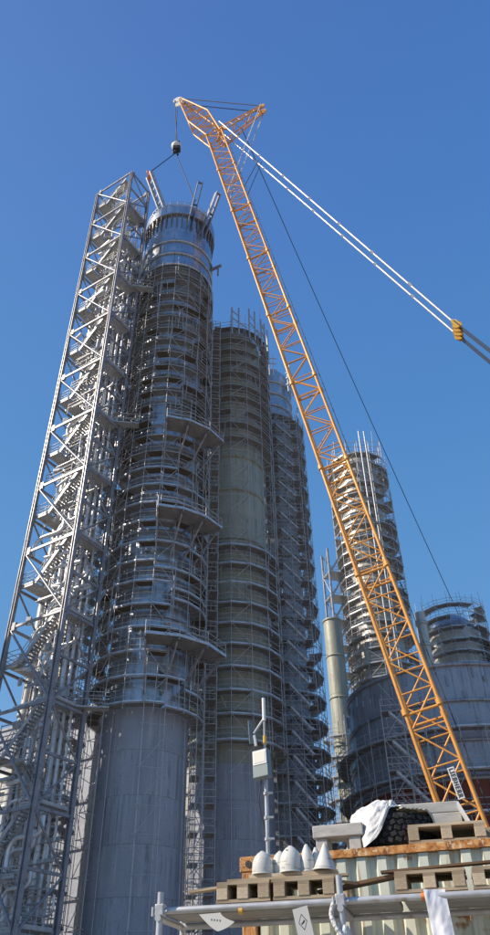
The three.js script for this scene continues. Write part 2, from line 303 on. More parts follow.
// ---- column 1 : tallest, its top section being set down by the crane
{
  const t = thing('steel_column', 'tallest grey steel column whose cap section is being lowered by the crane', 'column', [T1.x, 0, T1.z], 0, 'steel process columns');
  const r = 3.38;
  shell(t, r, 0, 21.8, 3.1, (k) => primer[k % 3]); shell(t, r, 21.8, 75.4, 2.45, pickOf(clad));
  for (let y = 24; y < 75; y += 5.2) ringAt(t, r, y, .2, .14, clad[0]);
  const rc = 4.3;                              // the wider cap section
  course(t, r - .25, 75.4, 77.2, clad[1], 'joint_band');
  for (let k = 0; k < 5; k++) course(t, rc, 75.0 + k * 2.42, 75.0 + (k + 1) * 2.42, capMat[k % 3], 'cap_course');
  mesh('cap_underside', lathe([[r - .2, 75.3], [rc - .03, 75.3], [rc - .03, 75.36], [r - .2, 75.36], [r - .2, 75.3]]), clad[2], t);
  for (const [y, w] of [[79.7, .1], [77.2, .1], [75.0, .12]]) ringAt(t, rc, y, w + .1, .3, capMat[0]);
  mesh('cap_flange', lathe([[rc - .6, 87.1], [rc + .34, 87.1], [rc + .34, 87.4], [rc - .6, 87.4], [rc - .6, 87.1]]), clad[0], t);
  mesh('flange_skirt', lathe([[rc + .28, 85.5], [rc + .34, 85.5], [rc + .34, 87.1], [rc + .28, 87.1], [rc + .28, 85.5]]), capMat[1], t);
  for (let k = 0; k < 40; k++) { const a = k / 40 * 2 * Math.PI, s = Math.sin(a), c = Math.cos(a); const q = (rad, y) => V(s * rad, y, c * rad), f = [q(rc - .02, 82.9), q(rc + .08, 82.9), q(rc + .3, 85.4), q(rc - .02, 85.4)]; new MB().hexa(f.concat(f.map(v => v.clone().add(V(c * .16, 0, -s * .16))))).build('gusset', mats.bronze, t); }
  mesh('gusset_ring', lathe([[rc - .02, 85.4], [rc + .3, 85.4], [rc + .3, 85.5], [rc - .02, 85.5], [rc - .02, 85.4]]), mats.trussGrey, t);
  // arms that guide the section down: twin plates on the near right flank
  for (const [a, b] of [[[-6.5, 82.6, -53.15], [-5.3, 91.8, -52.4]], [[-4.85, 82.3, -54.0], [-3.0, 91.3, -53.7]]]) {
    const A = V(a[0] - T1.x, a[1], a[2] - T1.z), B = V(b[0] - T1.x, b[1], b[2] - T1.z); const out = V(A.x, 0, A.z).normalize(), sd = V(out.z, 0, -out.x); const m = new MB();
    for (const s of [-.3, .3]) m.bar(A.clone().addScaledVector(sd, s), B.clone().addScaledVector(sd, s), .12, .62, out);
    m.bar(B.clone().addScaledVector(sd, -.3), B.clone().addScaledVector(sd, .3), .2, .2); m.bar(A.clone().lerp(B, .5).addScaledVector(sd, -.24), A.clone().lerp(B, .5).addScaledVector(sd, .24), .2, .2);
    m.build('guide_arm', mats.trussGrey, t);
    new MB().tube(A.clone().lerp(B, .62), V(out.x * (rc - .1), 87.4, out.z * (rc - .1)), .06, 6).build('arm_tie', mats.galv, t);
  }
  { // lifting beam leaning up from the flange, with its shackle
    const A = V(-9.7 - T1.x, 87.5, -55.6 - T1.z), B = V(-12.5 - T1.x, 96.2, -53.6 - T1.z), u = V(.5, 0, .86); const m = new MB();
    for (const s of [-.55, .55]) m.bar(A.clone().addScaledVector(u, s), B.clone().addScaledVector(u, s), .16, .6, V(-.8, .3, .5));
    for (let k = 0; k <= 7; k++) { const c = A.clone().lerp(B, k / 7); m.bar(c.clone().addScaledVector(u, -.55), c.clone().addScaledVector(u, .55), .1, .3); }
    m.build('lifting_beam', mats.galv, t);
    const s = new MB(); s.add(new THREE.TorusGeometry(.4, .11, 8, 20), M4(B.x, B.y + .35, B.z, 0, .8, 0)); s.box(B.x + .1, B.y - .35, B.z, .6, .5, .6); s.build('shackle', mats.orange, t);
    const g = new MB(); for (const q of [-.6, .6]) { const c = A.clone().lerp(B, .9).addScaledVector(u, q); g.tube(c, c.clone().add(V(0, 1.2, 0)), .05, 5); const e = A.clone().lerp(B, .1).addScaledVector(u, q); g.tube(e, e.clone().add(V(0, 1.1, 0)), .05, 5); }
    g.build('guard_post', mats.galv, t);
  }
  const gr = new MB(); for (let k = 0; k < 28; k++) { const a = k / 28 * 2 * Math.PI, b = (k + 1) / 28 * 2 * Math.PI, q = (t, y) => V(Math.sin(t) * (rc + .1), y, Math.cos(t) * (rc + .1)); gr.tube(q(a, 87.4), q(a, 88.5), .035, 5); gr.tube(q(a, 88.45), q(b, 88.45), .035, 5); gr.tube(q(a, 87.95), q(b, 87.95), .03, 5); }
  gr.build('guardrail', mats.galv, t);
  { const b = new MB(); b.bar(V(rc, 79.4, .2), V(rc + 1.3, 79.9, .5), .3, .3); b.tube(V(rc + .9, 79.7, .4), V(rc + .9, 78, .4), .12, 6); b.build('nozzle', mats.trussGrey, t); }
  for (const [a, y] of [[-.35, 27], [.45, 24.7], [.2, 30]]) { const g = new THREE.CylinderGeometry(.3, .3, .5, 20); const m = new THREE.Matrix4().makeRotationY(a).multiply(M4(0, y, r + .1, Math.PI / 2)); const b = new MB().add(g, m); b.build('manhole', mats.trussGrey, t); }
  const decks = [...steps(21.7, 46, 2.02), ...steps(48.0, 73.2, 2.0)];
  ringScaffold({ label: 'grey tube scaffold with many decks ringing the tallest steel column', cx: T1.x, cz: T1.z, ri: 3.62, ro: 4.62, n: 18, top: 74.6, decks, bare: steps(5.5, 19.6, 2.35, .2), deckMat: [mats.deck, mats.deck, mats.deck2], phase: .1, braceEvery: 3, split: .8, miss: .07, sparse: 3, clutter: 10, toeTop: 44, tubeR: .029 });
  // wide cantilever platforms on the right flank
  for (const [y, a0, a1] of [[48.3, 8, 66], [38.0, 6, 64], [26.2, 4, 72]]) {
    const P = thing('cantilever_platform', y > 45 ? 'uppermost wide bracketed work platform jutting from the tallest column' : y > 30 ? 'middle wide bracketed work platform jutting from the tallest column' : 'lowest wide bracketed work platform jutting from the tallest column', 'platform', [T1.x, 0, T1.z], 0, 'bracketed platforms on the tallest column');
    const N = 3, q = (k, rad, h) => { const t = R(a0 + (a1 - a0) * k / N); return V(Math.sin(t) * rad, h, Math.cos(t) * rad); }, ro = 6.7, ri = 4.75;
    const rl = new MB();
    for (let k = 0; k < N; k++) {
      new MB().hexa([q(k + .01, ri, y), q(k + .99, ri, y), q(k + .99, ro, y), q(k + .01, ro, y), q(k + .01, ri, y + .09), q(k + .99, ri, y + .09), q(k + .99, ro, y + .09), q(k + .01, ro, y + .09)]).build('deck_panel', mats.deck, P);
      new MB().bar(q(k, ro + .04, y + .08), q(k + 1, ro + .04, y + .08), .05, .24).build('toe_board', mats.toe, P);
      for (const h of [.55, 1.05]) rl.tube(q(k, ro, y + h), q(k + 1, ro, y + h), .033, 5);
    }
    for (let k = 0; k <= N; k++) {
      new MB().bar(q(k, ri - 1.2, y - .1), q(k, ro, y - .1), .14, .18).build('bracket_beam', mats.trussGrey, P);
      new MB().bar(q(k, 3.5, y - 3.4), q(k, ro - .5, y - .2), .13, .16).build('bracket_strut', mats.trussGrey, P); rl.tube(q(k, ro, y), q(k, ro, y + 1.1), .035, 5);
    }
    for (const k of [0, N]) for (const h of [.55, 1.05]) rl.tube(q(k, ri, y + h), q(k, ro, y + h), .033, 5);
    rl.build('guardrail', mats.galv, P);
  }
}
stairScaffold({ label: 'tall narrow scaffold tower standing between the tallest column and the olive column', x: -3.75, z: -59.4, turn: .15, w: 1.9, d: 1.9, top: 70, lift: 2, dense: 5, stairs: false });

// ---- column 2
{
  const t = thing('steel_column', 'olive green steel column with a bare unscaffolded stretch halfway up', 'column', [T2.x, 0, T2.z], 0, 'steel process columns'); const r = 3.6;
  shell(t, r, 0, 19.8, 2.9, (k) => primer[k % 3]); shell(t, r, 19.8, 72, 2.75, pickOf(green)); for (const y of [24, 30.2, 34.5, 41.4, 47.5, 52, 56.3, 62]) ringAt(t, r, y, .2, .2, green[0]); mesh('top_dome', lathe([[r, 72], [r * .9, 72.8], [r * .6, 73.5], [.05, 73.9]]), green[0], t);
  const decks = [...steps(21.3, 40.0, 2.08, .05), ...steps(54.1, 72.0, 1.95)];
  const S = ringScaffold({ label: 'tube scaffold with pale edged decks ringing the olive green column', cx: T2.x, cz: T2.z, ri: 3.85, ro: 4.85, n: 16, top: 73.4, decks, bare: [4, 6.4, 8.9, 11.2, 13.6, 16, 18.4, 20.0, 42.1, 44.1, 46.1, 48.1, 50.1, 52.1], phase: .02, braceEvery: 4, miss: .06, clutter: 7, sparse: 4, toeTop: 45 });
  for (const a of [.15, .62, 1.05, 1.55, 2.2]) { const b = new MB(), q = (o, y) => V(Math.sin(a + o) * 4.85, y, Math.cos(a + o) * 4.85); for (const o of [-.09, .09]) b.tube(q(o, 70.5), q(o, 75.4 + a % .9), .12, 6); b.tube(q(-.09, 75), q(.09, 74), .08, 6); b.tube(q(-.09, 73.6), q(.3, 72.2), .08, 6); b.build('hoist_frame', mats.galv, S); }
}
// ---- column 3
{
  const t = thing('steel_column', 'steel column with a shiny blue grey cap behind the olive column', 'column', [T3.x, 0, T3.z], 0, 'steel process columns'); const r = 3.2;
  shell(t, r, 0, 65, 2.9, pickOf(darkPlate)); shell(t, r + .1, 65, 74.9, 2.6, pickOf(clad)); for (const y of [68.2, 70.4, 72.6]) ringAt(t, r + .1, y, .2, .26, clad[0]); mesh('top_dome', lathe([[r + .1, 74.9], [r * .9, 75.6], [r * .5, 76.2], [.05, 76.4]]), clad[0], t);
  const S = ringScaffold({ label: 'dark tube scaffold with wide ring decks round the shiny capped column', cx: T3.x, cz: T3.z, ri: 3.5, ro: 4.75, n: 16, top: 67.3, decks: steps(8, 65.6, 2.6, .1), bare: [], phase: .2, braceEvery: 2, clutter: 7, toeTop: 30, mat: mats.galv });
  for (const [a, y] of [[.1, 73], [.9, 71], [1.5, 65]]) { const b = new MB(), q = (o, h) => V(Math.sin(a + o) * 4.2, h, Math.cos(a + o) * 4.2); for (const o of [-.13, 0, .13]) b.tube(q(o, y), q(o, y + 5.5 - Math.abs(o) * 12), .085, 6); for (const h of [1.2, 2.4, 3.4]) b.tube(q(-.2, y + h), q(.25, y + h), .07, 6); b.build('hoist_frame', mats.galv, S); }
  stairScaffold({ label: 'dark scaffold stair tower with parallel pale flights beside the olive column', x: 4.8, z: -67.6, turn: .05, w: 3.1, d: 1.5, top: 62, lift: 2.2, y0: 0, dense: 3, mat: mats.galv });
}
// ---- slender vessel
{
  const t = thing('slender_vessel', 'slender plain olive green cylinder with ring seams beyond the columns', 'column', [11.9, 0, -94.2]); shell(t, 1.25, 0, 48.5, 5.2, pickOf(green)); for (const y of [9, 20, 31, 37.2, 43]) ringAt(t, 1.25, y, .1, .16, green[0]); ringAt(t, 1.25, 48.3, .12, .25, green[0], 'top_flange');
  ringScaffold({ name: 'ring_scaffold', label: 'light tube scaffold wrapping the lower part of the slender green cylinder', cx: 11.9, cz: -94.2, ri: 1.7, ro: 2.6, n: 8, top: 34, decks: steps(12, 32, 2.5), miss: .3, mat: mats.galv, group: 'tube scaffolds round the steel columns' });
}
// ---- column 4
{
  const t = thing('steel_column', 'bright sunlit scaffolded column rising behind the wide drum', 'column', [T4.x, 0, T4.z], 0, 'steel process columns'); const r = 3.35; shell(t, r, 0, 79, 2.8, pickOf(paleClad)); mesh('top_dome', lathe([[r, 79], [r * .8, 80.2], [r * .4, 81], [.05, 81.2]]), paleClad[0], t);
  for (let y = 30; y < 78; y += 6) ringAt(t, r, y, .2, .2, paleClad[0]);
  const S = ringScaffold({ label: 'pale sunlit tube scaffold with close decks round the column behind the drum', cx: T4.x, cz: T4.z, ri: 3.7, ro: 5.0, n: 14, top: 80, decks: steps(26, 78.6, 2.05, .1), mat: mats.galv, deckMat: [mats.deck], phase: .3, braceEvery: 3, split: .7, miss: .15, clutter: 6 });
  const b = new MB(); const tc = .12; for (const o of [-.09, .09]) b.tube(V(Math.sin(tc + o) * 5.2, 22, Math.cos(tc + o) * 5.2), V(Math.sin(tc + o) * 5.2, 83, Math.cos(tc + o) * 5.2), .11, 6); for (let y = 24; y < 82; y += 2) b.tube(V(Math.sin(tc - .09) * 5.2, y, Math.cos(tc - .09) * 5.2), V(Math.sin(tc + .09) * 5.2, y, Math.cos(tc + .09) * 5.2), .05, 5); b.build('hoist_mast', mats.galv, S);
  const g = new MB(); const fr = [V(-3.9, 0, 3), V(3.9, 0, 3), V(3.9, 0, -3.5), V(-3.9, 0, -3.5)]; for (let k = 0; k < 4; k++) { const a = fr[k], c = fr[(k + 1) % 4]; for (let s = 0; s < 4; s++) { const p = a.clone().lerp(c, s / 4); g.tube(p.clone().setY(79), p.clone().setY(82.6), .06, 5); } for (const h of [80.3, 81.4, 82.5]) g.tube(a.clone().setY(h), c.clone().setY(h), .06, 5); } g.build('roof_frame', mats.galv, S);
}
// ---- white lattice stair tower beside column 4
function latticeTower({ name, label, corners, bay, top, chord, dia, mat, parentArgs, group }) { }
{
  const t = thing('lattice_stair_tower', 'white slender lattice stair tower beside the sunlit column', 'stair tower', [13.6, 0, -98], .3, 'lattice stair towers'); const w = 3.0, d = 2.4, top = 62;
  const c = [V(-w / 2, 0, d / 2), V(w / 2, 0, d / 2), V(w / 2, 0, -d / 2), V(-w / 2, 0, -d / 2)];
  for (const p of c) new MB().bar(p.clone(), p.clone().setY(top), .26, .26, V(1, 0, 0)).build('chord', mats.galv, t);
  for (let q = 0; q < 14; q++) { const y = 6 + q * 4; for (let k = 0; k < 4; k++) { const a = c[k], b = c[(k + 1) % 4]; new MB().bar(a.clone().setY(y), b.clone().setY(y), .14, .14).build('cross_beam', mats.galv, t); new MB().tube((q % 2 ? a : b).clone().setY(y), (q % 2 ? b : a).clone().setY(y + 4), .08, 6).build('diagonal', mats.galv, t); }
    const f = new MB(); f.box(0, y + .05, 0, w * .9, .08, d * .8); f.build('landing', mats.grating, t); const s = new MB(); for (const o of [-.3, .3]) s.bar(V(-w * .4, y, o), V(w * .4, y + 4, o), .06, .25); s.build('stair_flight', mats.galv, t); const h = new MB(); for (const e of [.5, 1]) for (const o of [-d / 2 + .1, d / 2 - .1]) h.tube(V(-w / 2, y + e, o), V(w / 2, y + e, o), .04, 5); h.build('handrail', mats.galv, t); }
}
// ---- column 5
{
  const t = thing('steel_column', 'short broad scaffolded vessel top rising behind the drum', 'column', [T5.x, 0, T5.z], 0, 'steel process columns'); shell(t, 3.8, 0, 52, 3, pickOf(paleClad)); mesh('top_dome', lathe([[3.8, 52], [3.3, 53.4], [2.1, 54.6], [.05, 55.2]]), clad[1], t); for (const y of [40, 44, 48]) ringAt(t, 3.8, y, .2, .2, clad[0]);
  ringScaffold({ label: 'pale tube scaffold round the short broad vessel behind the drum', cx: T5.x, cz: T5.z, ri: 4.1, ro: 5.4, n: 16, top: 57, decks: steps(30, 55, 2.0), mat: mats.galv, deckMat: [mats.deck], braceEvery: 2, phase: .1, split: .7, miss: .15, clutter: 7 });
  const t2 = thing('steel_column', 'small scaffolded vessel tucked against the short broad vessel', 'column', [T5.x + 6.6, 0, T5.z + 1], 0, 'steel process columns'); shell(t2, 2, 0, 49, 3, pickOf(clad)); ringScaffold({ label: 'pale tube scaffold round the small vessel beside the broad one', cx: T5.x + 6.6, cz: T5.z + 1, ri: 2.3, ro: 3.3, n: 10, top: 51, decks: steps(30, 49.5, 2.0), mat: mats.galv, deckMat: [mats.deck], braceEvery: 2 });
  const t3 = thing('pipe_riser', 'pale lagged pipe riser with elbows beside the sunlit column', 'pipe', [26.2, 0, -101]); shell(t3, .75, 0, 53, 4, pickOf(paleClad)); for (let y = 30; y < 53; y += 3.5) ringAt(t3, .75, y, .2, .5, mats.galv, 'pipe_clamp');
}
// ---- the wide drum
{
  const t = thing('wide_drum', 'wide dark steel drum with red brown lower wall behind the crane boom', 'vessel', [VS.x, 0, VS.z]); const r = 9.75; for (let q = 0; q < 4; q++) for (let k = 0; k < 14; k++) { const a = -1.9 + k * .27 + (q % 2) * .13, y = 15.4 + q * 3.3; new MB().bar(V(Math.sin(a) * (r + .005), y + .1, Math.cos(a) * (r + .005)), V(Math.sin(a) * (r + .005), y + 3.2, Math.cos(a) * (r + .005)), .05, .03).build('weld_seam', mats.trussGrey, t); }
  shell(t, r, 0, 18.6, 3.1, (k) => redPlate[k % 2]); shell(t, r, 18.6, 25.2, 3.3, (k) => darkPlate[k % 3]); course(t, r, 25.2, 28.5, darkPlate[1]); mesh('roof', lathe([[r - .1, 28.5], [r * .7, 29.6], [.05, 30.6]], 72), darkPlate[0], t); ringAt(t, r, 28.25, .24, .3, darkPlate[0]); ringAt(t, r, 25.0, .22, .24, darkPlate[0]); ringAt(t, r, 21.6, .22, .24, darkPlate[0]); ringAt(t, r, 18.5, .26, .3, darkPlate[0]);
  for (let k = 0; k < 26; k++) { const a = -1.6 + k * .125 + rr(-.03, .03), y = rr(25.4, 27.2); new MB().bar(V(Math.sin(a) * (r + .08), y, Math.cos(a) * (r + .08)), V(Math.sin(a) * (r + .08), y + rr(.5, 1.1), Math.cos(a) * (r + .08)), .07, .16).build('lifting_cleat', mats.trussGrey, t); }
  ringScaffold({ label: 'dark tube scaffold with ring decks round the wide drum', cx: VS.x, cz: VS.z, ri: 10.1, ro: 11.2, n: 34, top: 23.6, decks: [12.6, 15.8, 19.0, 22.4], bare: [6, 9], mat: mats.galv, braceEvery: 4, miss: .12, clutter: 10, split: .0 });
  const a = R(-196) , q = -0.42; stairScaffold({ label: 'dark scaffold stair tower with pale flights against the wide drum', x: 12.9, z: -61.4, turn: -.15, w: 3.4, d: 1.5, top: 24, lift: 2.4, y0: 2, dense: 2 });
}

// ---------------------------------------------------------------- left lattice stair tower (grey H-section chords)
{
  const W = 5.73, Dp = 3.45, H = 90, bay = 6.92; const turn = -Math.atan2(.524, .852);
  const t = thing('lattice_stair_tower', 'tall grey lattice stair tower leaning close to the tallest column', 'stair tower', [-13.87, 0, -49.67], turn, 'lattice stair towers');
  // local: x along the wide face (corner B at 0, A at -W), z away from the camera is negative
  const c = { B: V(0, 0, 0), A: V(-W, 0, 0), C: V(0, 0, -Dp), D: V(-W, 0, -Dp) };
  for (const k of 'BACD') { const b = new MB(); b.hbeam(c[k].clone(), c[k].clone().setY(H), .32, .32, .06, V(1, 0, 0)); b.build('chord', mats.trussGrey, t); }
  const faces = [['A', 'B'], ['B', 'C'], ['C', 'D'], ['D', 'A']];
  for (let q = 0; q <= 13; q++) {
    const y = q * bay; for (const [m, n] of faces) {
      new MB().bar(c[m].clone().setY(y + .02), c[n].clone().setY(y + .02), .16, .2).build('cross_beam', mats.trussGrey, t);
      if (q < 13) {
        const h = y + bay; if (m === 'A') new MB().tube(c.A.clone().setY(h), c.B.clone().setY(y), .10, 8).build('diagonal', mats.trussGrey, t); else { new MB().tube(c[m].clone().setY(h), c[n].clone().setY(y + bay * .5), .085, 8).build('diagonal', mats.trussGrey, t); new MB().tube(c[m].clone().setY(y), c[n].clone().setY(y + bay * .5), .085, 8).build('diagonal', mats.trussGrey, t); }
        if (m === 'B' || m === 'D') new MB().bar(c[m].clone().setY(y + bay / 2), c[n].clone().setY(y + bay / 2), .16, .2).build('cross_beam', mats.trussGrey, t);
      }
      const g = new MB(); g.bar(c[m].clone().setY(y + .02).lerp(c[n].clone().setY(y + .02), .06), c[m].clone().setY(y + .02).lerp(c[n].clone().setY(y + .02), .12), .26, .7); g.build('node_plate', mats.trussGrey, t);
    }
  }
  const rise = bay / 2;
  for (let q = 0; q < 26; q++) {
    const y = q * rise + .4, odd = q % 2;
    // landing at one end and flight to the other
    const lx = odd ? -W + .75 : -.75; const lf = new MB(); lf.box(lx, y, -Dp / 2, 1.4, .1, Dp - .3); lf.box(lx, y - .16, -.25, 1.4, .22, .12); lf.box(lx, y - .16, -Dp + .25, 1.4, .22, .12);
    const L = lf.build('landing', mats.grating, t); const lh = new MB();
    for (const h of [.35, .7, 1.1]) { lh.tube(V(lx - .7, y + h, -.2), V(lx + .7, y + h, -.2), .032, 5); lh.tube(V(lx - .7, y + h, -Dp + .2), V(lx + .7, y + h, -Dp + .2), .032, 5); const ex = odd ? -W + .12 : -.12; lh.tube(V(ex, y + h, -.2), V(ex, y + h, -Dp + .2), .032, 5); }
    for (const zz of [-.2, -Dp / 2, -Dp + .2]) { const ex = odd ? -W + .12 : -.12; lh.tube(V(ex, y, zz), V(ex, y + 1.12, zz), .035, 5); }
    lh.build('handrail', mats.galv, L); new MB().box(odd ? -W + .1 : -.1, y + .12, -Dp / 2, .03, .18, Dp - .4).build('toe_board', mats.galv, L);
    const zc = odd ? -.85 : -Dp + .85, x0 = odd ? -W + 1.4 : -1.4, x1 = odd ? -1.4 : -W + 1.4; const s = new MB(); for (const o of [-.42, .42]) s.bar(V(x0, y, zc + o), V(x1, y + rise, zc + o), .07, .28); const S = s.build('stair_flight', mats.galv, t);
    const tr = new MB(); for (let k = 1; k < 17; k++) tr.box(x0 + (x1 - x0) * k / 17, y + rise * k / 17 + .04, zc, .26, .035, .8); tr.build('tread', mats.grating, S, { kind: 'stuff' });
    const hr = new MB(); for (const o of [-.45, .45]) { for (const h of [.55, 1.05]) hr.tube(V(x0, y + h, zc + o), V(x1, y + rise + h, zc + o), .032, 5); for (let k = 0; k <= 4; k++) { const x = x0 + (x1 - x0) * k / 4, yy = y + rise * k / 4; hr.tube(V(x, yy, zc + o), V(x, yy + 1.08, zc + o), .03, 5); } } hr.build('handrail', mats.galv, S);
  }
  for (let q = 0; q < 290; q++) {              // lagged pipes, cable trays and boxes hung in the tower
    const y = 1.0 + q * .304, z = rr(-Dp + .25, -.3), kind = Math.floor(rnd() * 6), xa = rr(-W + .25, -W * .45), xb = Math.min(-.25, xa + rr(.8, 3.2));
    if (kind === 0) { const b = new MB(); b.box((xa + xb) / 2, y, z, xb - xa, .3, .05); b.box((xa + xb) / 2, y - .15, z + .12, xb - xa, .03, .26); b.build('cable_tray', mats.galv, t); }
    else if (kind === 1) new MB().add(new RoundedBoxGeometry(rr(.3, .7), rr(.3, .8), rr(.2, .5), 2, .03), M4(rr(-W + .7, -.7), y, z, 0, rr(-.6, .6), 0)).build('junction_box', mats.galv, t);
    else if (kind === 2) new MB().tube(V(xa, y, z), V(xb, y + rr(-.3, .3), z + rr(-.4, .4)), rr(.09, .2), 9).build('cross_pipe', mats.lagging, t);
    else if (kind === 3) { const c = new THREE.CatmullRomCurve3([V(xa, y - 1.2, z), V(xa, y, z), V(xa + .5, y + .5, z), V(xb, y + .6, z), V(xb + .1, y + 1.6, z)]); mesh('bent_pipe', new THREE.TubeGeometry(c, 24, rr(.08, .17), 8), mats.lagging, t); }
    else { const b = new MB(); b.tube(V(xa, y - .8, z), V(xa, y + .9, z), .035, 5); b.tube(V(xb, y - .6, z), V(xb, y + 1, z), .035, 5); for (const h of [0, .4, .8]) b.tube(V(xa, y + h, z), V(xb, y + h, z), .04, 5); b.build('rail_frame', mats.galv, t); }
  }
  { const b = new MB(); for (let k = 0; k < 7; k++) new MB().tube(V(-W + .5 + k * .72, .2, -Dp + .3), V(-W + .5 + k * .72, H - 3 - (k % 3) * 4, -Dp + .3), [.1, .2, .14][k % 3], 10).build('service_pipe', mats.lagging, t); }
  // bridges over to the column
  for (const q of [3, 7, 10]) { const y = q * bay + .35; const b = new MB(); b.bar(V(-.2, y, -Dp + .6), V(1.6, y, -Dp - .9), .8, .1); const B = b.build('walkway', mats.grating, t); const h = new MB(); for (const e of [.55, 1.1]) for (const o of [-.4, .4]) h.tube(V(-.2 + o * .6, y + e, -Dp + .6 + o * .8), V(1.6 + o * .6, y + e, -Dp - .9 + o * .8), .03, 5); h.build('handrail', mats.galv, B); }
}
// platforms with pipes between stair tower and column: a pale duct with clamps
{
  const d = thing('vertical_duct', 'pale lagged vertical duct rising behind the tall lattice stair tower', 'duct', [-15.1, 0, -57.3]); shell(d, .85, 0, 78, 4.1, pickOf(paleClad)); for (let y = 3; y < 78; y += 6.9) { ringAt(d, .85, y, .18, .3, mats.galv, 'duct_clamp'); new MB().box(1.1, y + .15, .3, .5, .25, .25).build('clamp_arm', mats.trussGrey, d); }
  const e = thing('vertical_duct', 'thin pale riser pipe standing behind the tall lattice stair tower', 'duct', [-18.3, 0, -58.6]); shell(e, .4, 0, 84, 4.6, pickOf(paleClad)); for (let y = 2; y < 84; y += 3.46) ringAt(e, .4, y, .14, .24, mats.galv, 'duct_clamp');
  ringScaffold({ label: 'pale tube scaffold round the risers behind the tall lattice stair tower', cx: -15.1, cz: -57.3, ri: 1.5, ro: 2.3, n: 8, top: 84, decks: steps(6, 82, 2.0, .25), mat: mats.galv, deckMat: [mats.deck], braceEvery: 1, miss: .25 });
}
// ---------------------------------------------------------------- background buildings low down
function clapBuilding(name, label, x, z, turn, w, h, d, mat, cat = 'building') {
  const t = thing(name, label, cat, [x, 0, z], turn); const n = Math.round(w / 1.2);
  for (let k = 0; k < n; k++) { const a = -w / 2 + w * k / n; new MB().box(a + w / n / 2, h / 2, 0, w / n - .03, h, d).build('wall_panel', mat[k % mat.length], t); }
  new MB().box(0, h + .15, 0, w + .3, .3, d + .3).build('roof_edge', mats.trussGrey, t); for (let y = 4; y < h; y += 4) new MB().box(0, y, d / 2 + .1, w, .25, .16).build('girt', mats.trussGrey, t); return t;
}
clapBuilding('process_building', 'pale clad process building seen between the tallest and olive columns', -7.5, -93, -.75, 14, 30, 9, paleClad);
clapBuilding('process_building', 'pale clad building seen low behind the lattice stair tower', -21.5, -82, -.55, 20, 29, 9, primer);
clapBuilding('process_building', 'tall clad process building shading the foot of the lattice stair tower', -47.8, -41.5, -.2, 13, 47, 12, primer);
{ const t = thing('storage_tank', 'pale cylindrical tank low behind the lattice stair tower', 'tank', [-19.5, 0, -64.5]); shell(t, 2.1, 0, 19, 2.4, pickOf(paleClad)); mesh('top_dome', lathe([[2.1, 19], [1.7, 19.9], [.9, 20.5], [.05, 20.7]]), paleClad[0], t); for (const y of [6, 12, 18]) ringAt(t, 2.1, y, .12, .22, paleClad[0]); }

